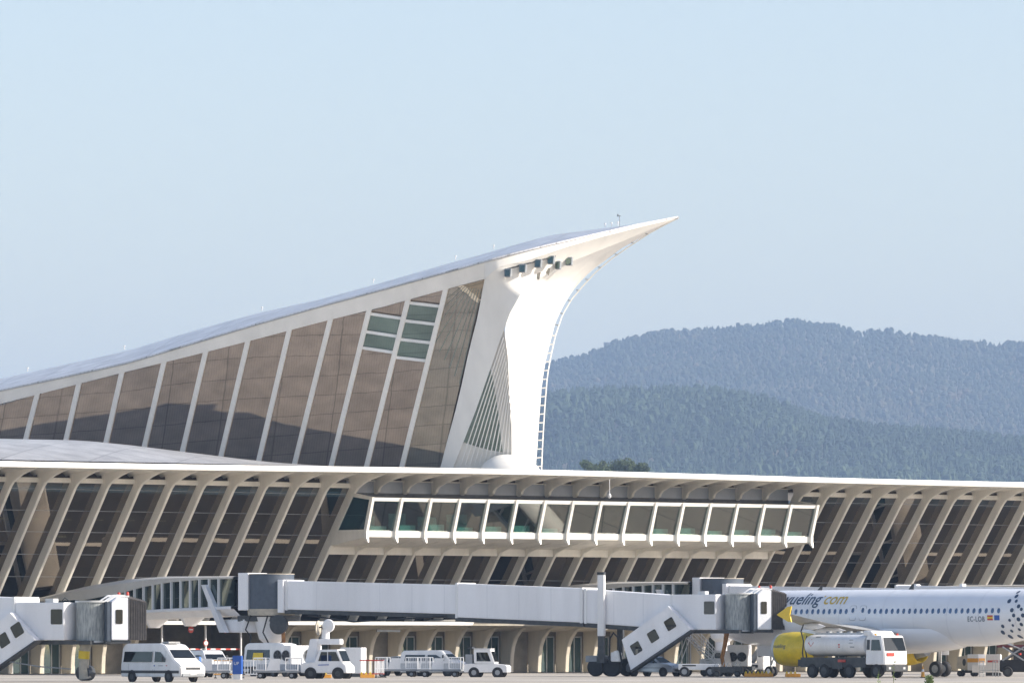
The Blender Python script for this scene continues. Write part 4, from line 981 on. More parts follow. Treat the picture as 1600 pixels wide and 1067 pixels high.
def make_car(root, color, L=4.2):
    def wf(z): return 1.76*(1 if z < .85 else 1-.22*((z-.85)/.65))
    pr = [(0, .35), (-.02, .75), (.12, 1.0), (.35, 1.08), (.75, 1.42), (1.5, 1.5), (2.3, 1.45), (3.05, 1.0), (3.7, .92), (4.1, .75), (4.2, .55), (4.15, .3)]
    side_prof(MB(), pr, wf).build('body', M[color], root, bevel=.06, smooth=.8)
    side_win(root, [(.72, 1.02), (.95, 1.36), (1.7, 1.42), (1.7, 1.0)], wf); side_win(root, [(1.78, 1.0), (1.78, 1.42), (2.25, 1.38), (2.85, 1.0)], wf, 'door_window')
    cross_win(root, (2.38, 1.41), (3.0, 1.04), wf, .12); cross_win(root, (.70, 1.38), (.38, 1.11), wf, .15, 'rear_window', None, -.015)
    side_win(root, [(.3, .62), (.3, .66), (3.3, .66), (3.3, .62)], wf, 'side_moulding', M['dark'])
    MB().box(4.08, 4.215, -.5, .5, .38, .55).build('grille', M['dark'], root)
    for s in (-1, 1): MB().hexa([(3.75, s*.5, .68), (3.75, s*.82, .68), (3.75, s*.8, .84), (3.75, s*.5, .84)], [(4.17, s*.45, .62), (4.02, s*.78, .66), (3.95, s*.76, .80), (4.08, s*.45, .74)]).build('headlight', M['carglass'], root)
    arches(root, (.75, 3.4), .884, .31); wheels(root, (.75, 3.4), .90, .31, .2)
car = thing('silver_car', 'silver hatchback parked under the slanting stair of the long bridge', 'car', G(988, 459), R(-36)); make_car(car, 'silver')
c2 = thing('small_car', 'small pale car seen beyond the baggage carts, left of the white van', 'car', G(600, 470), R(-30)); make_car(c2, 'lightgrey')

# baggage tractor with cab
def make_tug(root):
    def wf(z): return 1.45
    side_prof(MB(), [(0, .35), (0, .95), (.75, 1.0), (.75, .95), (2.1, .98), (3.1, .88), (3.2, .75), (3.2, .35)], wf).build('chassis', M['white'], root, bevel=.05, smooth=.7)
    side_prof(MB(), [(.75, .98), (.72, 2.0), (1.95, 2.02), (2.3, .98)], lambda z: 1.40).build('cab', M['white'], root, bevel=.04)
    side_win(root, [(.95, 1.15), (.93, 1.8), (1.75, 1.8), (2.0, 1.15)], lambda z: 1.40)
    cross_win(root, (1.99, 1.86), (2.27, 1.12), lambda z: 1.40, .08)
    side_prof(MB(), [(.1, .98), (.1, 1.65), (.6, 1.65), (.6, .98)], lambda z: 1.3).build('rear_cage', M['grey'], root)
    MB().box(.7, 2.0, -.72, .72, 2.02, 2.08).build('roof', M['white'], root, bevel=.02)
    MB().box(.2, .55, -.4, .4, 2.05, 2.2).build('roof_unit', M['dark'], root)
    arches(root, (.75, 2.5), .728, .33); wheels(root, (.75, 2.5), .76, .34, .22, 'grey')
tug = thing('baggage_tractor', 'white boxy baggage tractor with closed cab, front of the cart row, facing right', 'tractor', G(728, 446), R(-12)); make_tug(tug)
# dollies
def make_dolly(root, L=3.2, cage=True, panel=True):
    MB().box(0, L, -.75, .75, .42, .56).build('deck', M['grey'], root, bevel=.02)
    wheels(root, (.5, L-.5), .68, .22, .14, 'grey')
    MB().tube([(L, 0, .4), (L+.9, 0, .3)], .04).build('drawbar', M['dark'], root)
    if cage:
        for x in (0.05, L-.9):
            for y in (-.73, .73):
                m = MB(); m.tube([(x, y, .60), (x+.85, y, .60)], .035, 6)
                m.tube([(x, y, .56), (x, y, 1.42)], .035, 6); m.tube([(x+.85, y, .56), (x+.85, y, 1.42)], .035, 6); m.tube([(x, y, 1.42), (x+.85, y, 1.42)], .035, 6)
                for k in range(1, 5): m.tube([(x+.17*k, y, .56), (x+.17*k, y, 1.42)], .018, 4)
                m.build('end_cage', M['white'], root)
    if panel:
        m = MB(); m.prism([(.95, .57), (1.25, 1.38), (1.9, 1.38), (1.9, .57)], 1, -.73, -.68); m.build('side_panel', M['white'], root)
    m = MB(); m.box(.1, L-.1, .60, .72, .57, 1.0); m.build('rear_board', M['blue'] if not cage else M['lightgrey'], root)
dl = thing('baggage_cart', 'white-railed baggage cart standing in front of the two-fan air unit', 'cart', G(398, 425), R(-8), 'baggage carts on the apron'); make_dolly(dl, 3.2)
dup(dl, None, G(292, 425), R(-8), 'leftmost railed baggage cart, by the blue cabinet near the minibus')
dup(dl, None, G(588, 450), R(-8), 'railed baggage cart just right of the red and white barriers')
dup(dl, None, G(655, 448), R(-8), 'railed baggage cart coupled behind the white baggage tractor')
# flat cart right of the silver car with ramp rails
fc = thing('loader_cart', 'low white loader chassis under the open passenger steps beside the silver car', 'cart', G(1062, 452), R(-8))
MB().box(0, 3.0, -.9, .9, .5, .95).build('chassis', M['white'], fc, bevel=.04); MB().box(.3, 1.3, -.92, -.905, .78, .88).build('dark_strip', M['dark'], fc)
wheels(fc, (.45, 2.35), .95, .38, .25, 'grey')
st = thing('passenger_steps', 'open passenger steps with slanting white handrails under the bridge cab', 'stairs', G(1066, 458), R(-15))
m = MB()
for k in range(9): m.box(.4+k*.22, .65+k*.22, -.55, .55, .95+(8-k)*.24, 1.0+(8-k)*.24)
m.build('treads', M['grey'], st)
for y in (-.6, .6):
    m = MB()
    m.tube([(.3, y, 3.9), (.6, y, 3.9), (2.7, y, 1.7)], .035, 6); m.tube([(.4, y, 2.9), (2.7, y, .95)], .05, 6); m.tube([(.4, y, 3.4), (2.7, y, 1.3)], .025, 6)
    for k in range(6): m.tube([(.5+k*.42, y, 2.8-k*.38), (.5+k*.42, y, 3.9-k*.38)], .022, 5)
    m.tube([(-.3, y, .9), (.5, y, 3.0)], .04, 6); m.tube([(.5, y, .9), (.5, y, 3.0)], .03, 6); m.tube([(2.0, y, .9), (.6, y, 2.9)], .03, 6)
    m.build('handrail', M['white'], st)
MB().box(-.3, 2.8, -.7, .7, .75, .92).build('base_frame', M['lightgrey'], st)
wheels(st, (.2, 2.3), .75, .28, .18)
# air-conditioning unit with two fans and a side fan
def fan(par, c, r, axis, name='fan'):
    if axis == 'y': o = MB().lathe([(r, -.02), (r, .0)], c, 'y', 24).build(name, M['black'], par); MB().lathe([(r*1.06, -.05), (r*1.06, .0), (r*.97, .0), (r*.97, -.05)], c, 'y', 24, cap=False).build('fan_ring', M['grey'], o); ax = 1
    else: o = MB().lathe([(r, 0), (r, .02)], c, 'x', 24).build(name, M['black'], par); MB().lathe([(r*1.06, .0), (r*1.06, .05), (r*.97, .05), (r*.97, .0)], c, 'x', 24, cap=False).build('fan_ring', M['grey'], o); ax = 0
    m = MB()
    for k in range(5):
        a = 2*math.pi*k/5; u1 = (math.cos(a), math.sin(a)); u2 = (math.cos(a+.5), math.sin(a+.5))
        if ax: m.add([(c[0], c[1]-.03, c[2]), (c[0]+u1[0]*r*.9, c[1]-.03, c[2]+u1[1]*r*.9), (c[0]+u2[0]*r*.9, c[1]-.035, c[2]+u2[1]*r*.9)], [(0, 1, 2)])
        else: m.add([(c[0]+.03, c[1], c[2]), (c[0]+.03, c[1]+u1[0]*r*.9, c[2]+u1[1]*r*.9), (c[0]+.035, c[1]+u2[0]*r*.9, c[2]+u2[1]*r*.9)], [(0, 1, 2)])
    m.build('fan_blades', M['dark'], o)
ac = thing('air_unit', 'large white air trailer with two round side fans and one on its end', 'trailer', G(421, 452), R(-42))
MB().box(0, 2.2, 0, 3.3, .55, 2.3).build('housing', M['white'], ac, bevel=.04)
MB().box(0.1, 2.1, .1, 3.2, .35, .54).build('frame', M['dark'], ac)
fan(ac, (.85, -.005, 1.55), .38, 'y'); fan(ac, (1.7, -.005, 1.55), .38, 'y'); fan(ac, (2.205, 1.8, 1.55), .46, 'x')
wheels(ac, (.5, 1.7), .2, .3, .2)
gp = thing('ground_power_unit', 'white service unit with two dark fans under the airliner nose', 'trailer', G(1136, 458), R(-12))
MB().box(0, 1.6, 0, 1.5, .75, 2.35).build('housing', M['white'], gp, bevel=.05); fan(gp, (.42, -.005, 1.45), .34, 'y'); fan(gp, (1.12, -.005, 1.45), .34, 'y')
MB().box(-.2, 1.9, 0, 1.4, .45, .74).build('frame', M['dark'], gp); wheels(gp, (.2, 1.4), .3, .3, .2)
# de-icing / bucket pickup
pk = thing('lift_truck', 'white service truck with a boxy cab and a raised arm carrying round dishes', 'truck', G(476, 425), R(-18))
def wf(z): return 1.75*(1 if z < 1.1 else .94)
side_prof(MB(), [(0, .4), (0, .95), (.15, 1.1), (1.0, 1.15), (1.35, 2.0), (2.7, 2.02), (3.1, 1.1), (3.35, .9), (3.4, .4)], wf).build('body', M['white'], pk, bevel=.05, smooth=.7)
side_win(pk, [(1.3, 1.22), (1.5, 1.85), (1.95, 1.85), (1.95, 1.22)], wf); side_win(pk, [(2.02, 1.22), (2.02, 1.85), (2.6, 1.85), (2.88, 1.22)], wf, 'door_window'); cross_win(pk, (2.75, 1.93), (3.07, 1.2), wf, .08)
side_win(pk, [(1.3, .92), (1.3, .97), (2.1, .99), (2.1, .94)], wf, 'blue_marking', M['blue'])
arches(pk, (.75, 2.75), .88, .36); wheels(pk, (.75, 2.75), .9, .36, .24)
MB().hexa([(.1, -.3, 1.1), (.9, -.3, 1.1), (.9, .5, 1.1), (.1, .5, 1.1)], [(.5, -.3, 2.75), (1.1, -.3, 2.75), (1.1, .5, 2.75), (.5, .5, 2.75)]).build('mast', M['white'], pk, bevel=.05)
MB().box(.5, 2.7, -.25, .45, 2.35, 2.75).build('arm', M['white'], pk, bevel=.05)
MB().tube([(1.5, .1, 2.75), (1.5, .1, 3.4)], .28, 14).build('dish_post', M['white'], pk, smooth=.8)
MB().lathe([(.05, -.12), (.42, -.05), (.46, .05), (.1, .08)], (1.75, -.05, 3.65), 'y', 28).build('dish', M['white'], pk, smooth=.7)
MB().lathe([(.05, -.1), (.5, -.04), (.52, .04), (.1, .08)], (.95, .1, 3.5), 'x', 28).build('dish', M['beige'], pk, smooth=.7)
MB().tube([(.95, .1, 3.55), (1.6, .1, 3.55)], .05).build('dish_link', M['dark'], pk)
bx = thing('equipment_box', 'plain white equipment box right of the lift truck', 'box', G(531, 440), R(-14)); MB().box(0, 1.6, 0, 1.4, .3, 2.15).build('housing', M['white'], bx, bevel=.04)
MB().box(.0, .2, -.02, .0, .9, 1.3).build('blue_mark', M['blue'], bx); MB().box(0.1, 1.5, .1, 1.3, .05, .29).build('feet', M['dark'], bx)
cb = thing('blue_cabinet', 'tall blue cabinet with a white mark between the railed carts', 'cabinet', G(363, 416), R(-12)); MB().box(0, .62, 0, .5, .35, 1.6).build('cabinet_body', M['blue'], cb, bevel=.03)
flat_text(cb, 'UP', .3, M['white'], lambda x, y: (.1+x, -.012, .98+y), 'white_mark'); MB().box(.05, .57, .05, .45, 0, .35).build('base', M['white'], cb)
cb2 = thing('blue_crate', 'light blue crate on the leftmost cart beside the minibus bonnet', 'crate', G(302, 424.4, .57), R(-12)); MB().box(0, .5, -.3, .3, 0, .95).build('crate_body', paint('mid_blue', (.10, .22, .50), .5, .15, 3), cb2, bevel=.03)
MB().box(.02, .48, -.32, -.30, .7, .9).build('crate_label', M['lightgrey'], cb2)
# barriers
def make_barrier(root, mats):
    for k in range(2): MB().box(0, 1.3, -.03, .03, .25+k*.95, .33+k*.95).build('rail', M[mats[0]], root)
    m = MB()
    for k in range(7): m.box(.02+k*.205, .07+k*.205, -.02, .02, .3, 1.25)
    m.build('bars', M[mats[1]], root)
    for x in (.12, 1.18): m = MB(); m.box(x-.07, x+.07, -.25, .25, 0, .08); m.tube([(x, 0, 0), (x, 0, .3)], .03); m.build('foot', M['dark'], root)
b1 = thing('crowd_barrier', 'red and white railed barrier behind the yellow chocks', 'barrier', G(562, 436), R(-5), 'railed barriers on the apron'); make_barrier(b1, ('red', 'white'))
b2 = thing('crowd_barrier', 'short red and white barrier left of the small pale car', 'barrier', G(586, 438), R(-60), 'railed barriers on the apron'); make_barrier(b2, ('red', 'white'))
b3 = thing('crowd_barrier', 'orange-topped white barrier just left of the blue cabinet', 'barrier', G(334, 430), R(-5), 'railed barriers on the apron'); make_barrier(b3, ('orange', 'white'))
b4 = thing('crowd_barrier', 'white barrier just right of the blue cabinet', 'barrier', G(377, 430), R(-5), 'railed barriers on the apron'); make_barrier(b4, ('white', 'white'))
bar = thing('barrier_arm', 'red and white striped barrier arm across the entry under the terminal', 'barrier', A0+U*14.5+N*3.0, PHI)
for k in range(14): MB().box(.5*k, .5*k+.5, -.05, .05, 1.95, 2.07).build('arm_stripe', M['red' if k % 2 else 'white'], bar)
MB().box(-.3, .1, -.2, .2, 0, 2.1).build('arm_post', M['white'], bar)
# yellow chocks and blocks
def chock(label, px, D, L, rz=0):
    t = thing('chock_rack', label, 'chocks', G(px, D), R(rz), 'orange-yellow blocks on the ground')
    m = MB(); m.box(0, L, -.3, .3, .02, .26); m.build('tray', M['orange'], t, bevel=.02)
    m = MB()
    for k in range(int(L/.3)): m.prism([(.3*k, .27), (.3*k+.1, .46), (.3*k+.2, .27)], 1, -.28, .28)
    m.build('wedges', M['yellow'], t)
chock('orange chock rack below the red and white barrier', 563, 432, 1.0); chock('orange chock rack in front of the lift truck wheels', 500, 431, .8)
chock('orange chock rack right of the airliner nose wheel', 1227, 445, 1.1); chock('orange chock rack beneath the airliner nose', 1163, 449, 2.1)
# belt loader ladder unit under the nose
bl = thing('belt_loader', 'white service unit with a slanted belt and black openings under the airliner nose', 'loader', G(1168, 461), R(-25))
MB().box(0, 1.3, 0, 1.0, .5, 1.0).build('body', M['white'], bl, bevel=.04); MB().hexa([(-.2, .1, .9), (0.1, .1, .8), (.1, .8, .8), (-.2, .8, .9)], [(.9, .1, 2.3), (1.2, .1, 2.2), (1.2, .8, 2.2), (.9, .8, 2.3)]).build('belt', M['grey'], bl)
MB().box(.75, 1.3, 0, 1.0, 1.0, 2.25).build('panel', M['white'], bl, bevel=.04); MB().prism(rounded(1.02, 1.75, .36, .6, 0, .1), 1, -.02, -.002).build('opening', M['black'], bl); MB().prism(rounded(.6, .75, .5, .22, 0, .05), 1, -.02, -.002).build('opening', M['black'], bl)
wheels(bl, (.25, 1.0), .3, .26, .2); MB().box(-.05, .15, -.05, .1, .4, 1.3).build('side_post', M['orange'], bl)
tb = thing('service_cabinet', 'plain white cabinet between the airliner nose wheel and the service units', 'cabinet', G(1183, 464), R(-35))
MB().box(0, .9, 0, 1.2, .3, 2.4).build('cabinet_body', M['white'], tb, bevel=.04); MB().box(.35, .5, -.015, 0, 1.2, 1.4).build('blue_mark', M['blue'], tb); MB().box(.3, .55, -.015, 0, .6, .75).build('red_mark', M['red'], tb)
MB().box(.05, .85, .05, 1.1, .1, .3).build('feet', M['dark'], tb)
jk = thing('dark_trolley', 'low dark tow trolley in front of the fan unit under the bridge cab', 'trolley', G(1112, 450), R(-5))
MB().box(0, 2.3, -.5, .5, .3, .75).build('bed', M['dark'], jk, bevel=.04); m = MB()
for k in range(7): m.tube([(.2+.3*k, -.45, .75), (.35+.3*k, -.45, 1.05)], .03, 5)
m.build('rack_bars', M['grey'], jk); wheels(jk, (.4, 1.9), .55, .24, .16)
wc = thing('white_tug', 'small white tug with a tilted front behind the amber hose', 'tractor', G(1098, 458), R(-25))
side_prof(MB(), [(0, .5), (0, 1.3), (.9, 1.35), (1.2, 1.9), (1.9, 1.9), (2.1, .9), (2.1, .5)], lambda z: 1.3).build('body', M['white'], wc, bevel=.05); side_win(wc, [(1.1, 1.35), (1.3, 1.75), (1.7, 1.75), (1.8, 1.35)], lambda z: 1.3); wheels(wc, (.4, 1.7), .7, .33, .2)
# fuel tanker
tk = thing('fuel_tanker', 'white fuel tanker with a rounded tank and white cab parked under the wing', 'truck', G(1273, 438)-Vector((math.cos(R(-46)), math.sin(R(-46)), 0))*1.2, R(-46))
rows = []
for x in [1.2, 1.25, 1.5, 2.0, 6.2, 6.7, 6.95, 7.0]:
    e = 1 if 1.5 <= x <= 6.7 else (.93 if x in (1.25, 6.95) else .80)
    rows.append([(x, 1.2*e*(abs(math.cos(a))**.8)*(1 if math.cos(a) > 0 else -1), 2.32+.78*e*(abs(math.sin(a))**.85)*(1 if math.sin(a) > 0 else -1)) for a in np.linspace(0, 2*math.pi, 33)[:-1]])
m = MB().loft(rows, True); nn_ = len(m.v); m.f += [tuple(range(31, -1, -1)), tuple(range(nn_-32, nn_))]; m.mi += [0, 0]
tank = m.build('tank', M['white'], tk, smooth=.9)
MB().box(.9, 7.2, -1.15, 1.15, .75, 1.45).build('chassis', M['dark'], tk)
MB().box(1.6, 6.4, -.35, .35, 3.05, 3.2).build('tank_walkway', M['lightgrey'], tk)
m = MB()
for x in (2.6, 3.6, 4.6, 5.6): m.lathe([(.22, 0), (.2, .12)], (x, 0, 3.18), 'z', 14)
m.build('manhole', M['grey'], tk)
def wf(z): return 2.4 if z < 1.9 else 2.4-.15*(z-1.9)
side_prof(MB(), [(7.2, .95), (7.2, 2.9), (7.45, 3.02), (8.7, 2.98), (9.0, 1.85), (9.05, .95)], wf).build('cab', M['white'], tk, bevel=.06, smooth=.7)
side_win(tk, [(7.75, 1.95), (7.75, 2.7), (8.5, 2.7), (8.72, 1.95)], wf); cross_win(tk, (8.75, 2.85), (9.0, 1.92), wf, .12)
side_win(tk, [(7.32, 2.0), (7.32, 2.7), (7.6, 2.7), (7.6, 2.0)], wf, 'air_intake', M['dark'])
MB().hexa([(6.9, -1.1, 3.0), (6.9, 1.1, 3.0), (6.9, 1.1, 3.35), (6.9, -1.1, 3.35)], [(8.0, -1.1, 2.95), (8.0, 1.1, 2.95), (7.7, 1.1, 3.3), (7.7, -1.1, 3.3)]).build('wind_deflector', M['white'], tk, bevel=.05)
MB().box(8.95, 9.12, -1.15, 1.15, .45, .95).build('bumper', M['dark'], tk, bevel=.05)
m = MB()
for y in (-.85, .65): m.box(9.10, 9.14, y, y+.22, .62, .78)
m.build('headlight', M['lightgrey'], tk)
MB().box(9.03, 9.075, -.95, -.2, 1.55, 1.78).build('front_lettering_panel', M['red'], tk)
for p in ((7.6, -.9), (8.2, .7)): MB().lathe([(.09, 0), (.09, .16)], (p[0]+.3, p[1], 2.98), 'z', 10).build('beacon', M['red' if p[1] > 0 else 'orange'], tk)
wheels(tk, (2.0, 3.2, 5.6, 8.2), 1.2, .5, .3, 'dark')
MB().box(4.0, 5.0, -1.2, -1.0, .65, 1.35).build('side_locker', M['dark'], tk); MB().box(4.6, 5.3, -1.24, -1.17, 1.12, 1.3).build('red_light_bar', M['red'], tk)
def tside(x, z, off=.015):
    q = min(1, abs((z-2.32)/.78))**(1/.85); c = math.sqrt(max(0, 1-q*q))**.8; return (x, -(1.2*c+off), z)
MB().add([tside(x, z) for x, z in ((1.95, 2.75), (2.22, 2.48), (1.95, 2.21), (1.68, 2.48))], [(0, 1, 2, 3)]).build('hazard_diamond', M['red'], tank)
for (x, z, w_, h_, mt) in ((2.2, 2.85, .5, .08, 'grey'), (4.6, 2.3, .16, .1, 'red'), (4.6, 2.15, .16, .08, 'red'), (5.6, 2.42, .4, .3, 'lightgrey'), (5.75, 2.15, .4, .07, 'grey')):
    MB().add([tside(x, z), tside(x+w_, z), tside(x+w_, z+h_), tside(x, z+h_)], [(0, 1, 2, 3)]).build('tank_marking', M[mt], tank)
m = MB()
m.tube([(1.0, -.9, .9), (.9, -.95, 1.8), (1.05, -1.0, 2.6), (.8, -1.0, 3.3), (.95, -.9, 3.8)], .05); m.tube([(.9, -.4, 1), (.7, -.5, 2.2), (1.0, -.6, 3.0)], .05); m.box(.5, 1.1, -1.0, .9, .8, 1.3); m.build('hose_gear', M['dark'], tk)
# orange cone
cn = thing('traffic_cone', 'orange cone with a white band by the rear of the fuel tanker cab', 'cone', G(1442, 441))
MB().lathe([(.16, .03), (.035, .85)], (0, 0, 0), 'z', 16).build('cone_body', M['orange'], cn, smooth=1); MB().lathe([(.102, .42), (.075, .6)], (0, 0, 0), 'z', 16, cap=False).build('white_band', M['white'], cn); MB().box(-.22, .22, -.22, .22, 0, .03).build('cone_base', M['black'], cn)
# right-hand red/white vans and loader
bt = thing('courier_trailer', 'white and orange-red box trailer behind the airliner main wheels', 'trailer', G(1500, 458), R(-30))
MB().box(.6, 1.5, 0, 1.2, .45, 1.65).build('box_body', M['white'], bt, bevel=.03); MB().box(.61, 1.49, -.015, 0, 1.05, 1.35).build('red_band', M['orange'], bt); MB().box(1.5, 1.515, .05, 1.15, 1.05, 1.35).build('red_band', M['orange'], bt)
MB().hexa([(-.3, 0, .6), (.6, 0, .45), (.6, 1.1, .45), (-.3, 1.1, .6)], [(-.2, 0, 1.45), (.6, 0, 1.6), (.6, 1.1, 1.6), (-.2, 1.1, 1.45)]).build('nose', M['beige'], bt); MB().prism(oval(.35, 1.05, .28, .55), 1, -.03, -.01).build('nose_hatch', M['dark'], bt)
MB().box(-.2, 1.4, .1, 1.1, .25, .44).build('frame', M['dark'], bt); wheels(bt, (.1, 1.2), .3, .22, .16)
b2_ = thing('courier_box', 'white box with red lettering standing behind the blue-grey rail frame', 'box', G(1540, 456), R(-10))
MB().box(0, 1.1, 0, 1.0, .3, 1.65).build('box_body', M['white'], b2_, bevel=.03); MB().box(.15, .95, -.015, 0, 1.05, 1.2).build('red_band', M['red'], b2_); MB().box(-1.0, 0, 0, .9, .3, .85).build('low_box', M['white'], b2_)
MB().box(0, 1.1, .1, .9, .05, .3).build('feet', M['dark'], b2_)
rf = thing('rail_frame', 'blue-grey tubular rail frame in front of the white boxes at right', 'frame', G(1531, 449), R(-5)); m = MB()
for x in (0, .25, .95, 1.15, 1.35): m.tube([(x, 0, 0), (x, 0, 1.15)], .03, 6)
m.tube([(0, 0, 1.15), (.35, 0, 1.15)], .03, 6); m.tube([(.95, 0, 1.15), (1.4, 0, 1.15)], .03, 6); m.tube([(0, 0, .5), (1.4, 0, .5)], .03, 6); m.build('rails', M['grey'], rf)
ld = thing('dark_loader', 'dark red cargo loader with slanted arms at the right edge under the airliner tail', 'loader', G(1562, 452), R(-10))
MB().box(0, 4, 0, 2, .35, 1.25).build('chassis', M['black'], ld, bevel=.05); MB().box(-.2, 3.6, 0, 2, 2.15, 2.35).build('platform', paint('dark_red', (.12, .015, .02), .5, .1, 3), ld); m = MB()
for y in (0, 1.9): m.tube([(.1, y, 2.6), (4, y, 1.1)], .05); m.tube([(.2, y, 1.2), (1.8, y, 2.2)], .07); m.tube([(1.8, y, 1.2), (.2, y, 2.2)], .07)
m.build('scissor_arms', M['grey'], ld); wheels(ld, (.6, 3.2), .3, .38, .3); MB().lathe([(.1, 0), (.1, .15)], (1.5, -.05, 1.6), 'z', 10).build('lamp', M['red'], ld)
MB().box(1.0, 2.0, .2, 1.5, 1.25, 2.1).build('engine_cover', M['dark'], ld)
# person on the bridge? none visible.  Weeds near the camera
M['weed'] = paint('green_weed', (.22, .30, .10), .8, .3, 6)
def weed(label, px, D, hh, n, spread):
    t = thing('weed', label, 'plant', G(px, D)); m = MB(); r2 = random.Random(int(px))
    for k in range(n):
        a = r2.uniform(0, 6.28); b = r2.uniform(.1, 1)*spread; h = hh*r2.uniform(.6, 1)
        m.tube([(0+b*.2*math.cos(a), b*.2*math.sin(a), 0), (b*.4*math.cos(a), b*.4*math.sin(a), h*.6), (b*math.cos(a), b*math.sin(a), h)], [.012, .009, .003], 4)
        for q in range(5):
            z = h*r2.uniform(.2, 1); aa = r2.uniform(0, 6.28); x0, y0 = b*.6*math.cos(a), b*.6*math.sin(a)
            m.add([(x0, y0, z), (x0+.10*math.cos(aa), y0+.1*math.sin(aa), z+.07), (x0+.12*math.cos(aa+.4), y0+.1*math.sin(aa), z-.01)], [(0, 1, 2)])
    m.build('stems', M['weed'], t)
weed('bushy green weed at the bottom edge below the orange cone', 1452, 350, .62, 60, .35)
weed('thin tall weed stalk in front of the tanker cab', 1396, 330, 1.55, 2, .08)
weed('thin weed stalk in front of the tanker cab door, left of the taller one', 1373, 330, 1.35, 2, .08)

# ------------------------------------------------------------------ hills, far woods
M['hill'] = paint('hillside', (.16, .12, .07), .95, .2, .004, col2=(.06, .08, .04))
def wood_mat(name, c1, c2, c3):
    m, t, b = nmat(name)
    at = t.nodes.new('ShaderNodeAttribute'); at.attribute_name = 'tint'
    r = t.nodes.new('ShaderNodeValToRGB'); t.links.new(at.outputs['Fac'], r.inputs[0])
    r.color_ramp.elements[0].color = (*c1, 1); r.color_ramp.elements[1].color = (*c3, 1); e = r.color_ramp.elements.new(.5); e.color = (*c2, 1)
    t.links.new(r.outputs[0], b.inputs['Base Color']); b.inputs['Roughness'].default_value = .9; return m
def fbm(x, y, sc, seed):
    v = 0
    for o in range(4):
        f = sc*2**o; v += math.sin(x*f*1.7+seed+o*1.3+1.9*math.sin(y*f*1.1+o))*math.cos(y*f*1.3-seed*.7+1.3*math.sin(x*f*.9))/2**o
    return v/1.9
def hill(name, label, D, sky_pts, run, wlabel, cols, tree_h, step, seed, xlim, conifer, clear=9):
    def zr(px): return CH+(HZ-interp(px, sky_pts))/F*D-tree_h*.75
    xs = np.linspace(xlim[0], xlim[1], 150); ds = np.linspace(-run, run*.8, 60)
    def zt(X, dd):
        base = zr(X/D*F+800); s = -dd/run if dd < 0 else dd/(run*.8)
        amp = base*.10*min(1, s*3)*(1-s)
        return base*(1-s**1.25)*(1 if dd < 0 else 1)-1+amp*fbm(X, dd, 3.2/run, seed)
    rows = [[(X, D+dd, zt(X, dd)) for dd in ds] for X in xs]
    tag(MB().loft(rows).build(name, M['hill'], None, smooth=1.5), label, kind='structure')
    V, Fc, T = [], [], []
    r3 = np.random.default_rng(seed)
    ang = np.linspace(0, 2*np.pi, 7)[:-1]
    dd = -run*.92
    dds = []
    while dd < run*.08: dds.append(dd); dd += step*1.15
    nv = 0
    # unit clump: jittered two-tier crown
    for d in dds:
        for X in np.arange(xlim[0], xlim[1], step):
            x = X+r3.uniform(-.5, .5)*step; d2 = d+r3.uniform(-.6, .6)*step
            if F*x/(D+d2)+800 < 700 or F*x/(D+d2)+800 > 1750: continue
            z = zt(x, d2); dens = fbm(x, d2, 5/run, seed+3); d3 = fbm(x, d2, 14/run, seed+8)
            if d3+.6*dens > clear and r3.random() < .8: continue
            h = tree_h*(.45+.75*r3.random()**1.5)*(1+.35*dens+.2*d3)
            if z < 8: continue
            con = r3.random() < conifer
            rr_ = h*(.24 if con else .38)*r3.uniform(.8, 1.2)
            prof = [(.15, .0), (1, .22), (.55, .55), (.62, .58), (.0, 1.0)] if con else [(.25, .05), (.85, .35), (1, .6), (.6, .88), (0, 1)]
            P = []
            for (pr_, pz_) in prof[:-1]:
                j = r3.uniform(.7, 1.25, 6); P.append(np.stack([x+rr_*pr_*j*np.cos(ang+pz_*3), D+d2+rr_*pr_*j*np.sin(ang+pz_*3), z+h*(pz_+r3.uniform(-.05, .05, 6))], 1))
            V.append(np.concatenate(P+[np.array([[x+r3.uniform(-.1, .1)*rr_, D+d2, z+h]])]))
            L4 = len(prof)-1
            for a in range(L4-1):
                for k in range(6): Fc.append((nv+a*6+k, nv+a*6+(k+1) % 6, nv+(a+1)*6+(k+1) % 6, nv+(a+1)*6+k))
            for k in range(6): Fc.append((nv+(L4-1)*6+k, nv+(L4-1)*6+(k+1) % 6, nv+L4*6))
            nvv = L4*6+1; nv += nvv
            tn = min(1, max(0, .42+.4*dens+.3*d3+r3.normal()*.13)); T.append(np.full(nvv, tn))
    V = np.concatenate(V); me = bpy.data.meshes.new(name+'_wood'); me.from_pydata(V.tolist(), [], Fc)
    a = me.attributes.new('tint', 'FLOAT', 'POINT'); a.data.foreach_set('value', np.concatenate(T).astype(np.float32))
    me.materials.append(wood_mat(name+'_foliage', *cols))
    o = bpy.data.objects.new('distant_wood', me); COL.objects.link(o); tag(o, wlabel, 'woodland', kind='stuff')
    print(name, 'trees', len(T), 'faces', len(Fc))
near_pts = [(560, 640), (845, 622), (860, 612), (900, 606), (950, 602), (1050, 604), (1130, 606), (1180, 614), (1220, 625), (1260, 640), (1300, 650), (1400, 662), (1500, 668), (1600, 681), (1800, 700)]
far_pts = [(560, 640), (700, 615), (800, 590), (845, 572), (860, 563), (900, 554), (930, 545), (970, 528), (1040, 515), (1120, 509), (1180, 504), (1240, 497), (1300, 503), (1340, 515), (1385, 512), (1430, 521), (1500, 531), (1560, 536), (1600, 534), (1800, 545)]
hill('near_hill', 'lower wooded hill behind the terminal', 6500, near_pts, 1500, 'dense dark green forest covering the lower hill', ((.018, .034, .018), (.035, .060, .028), (.085, .115, .045)), 11.5, 6.0, 3, (-60, 720), .7, 1.3)
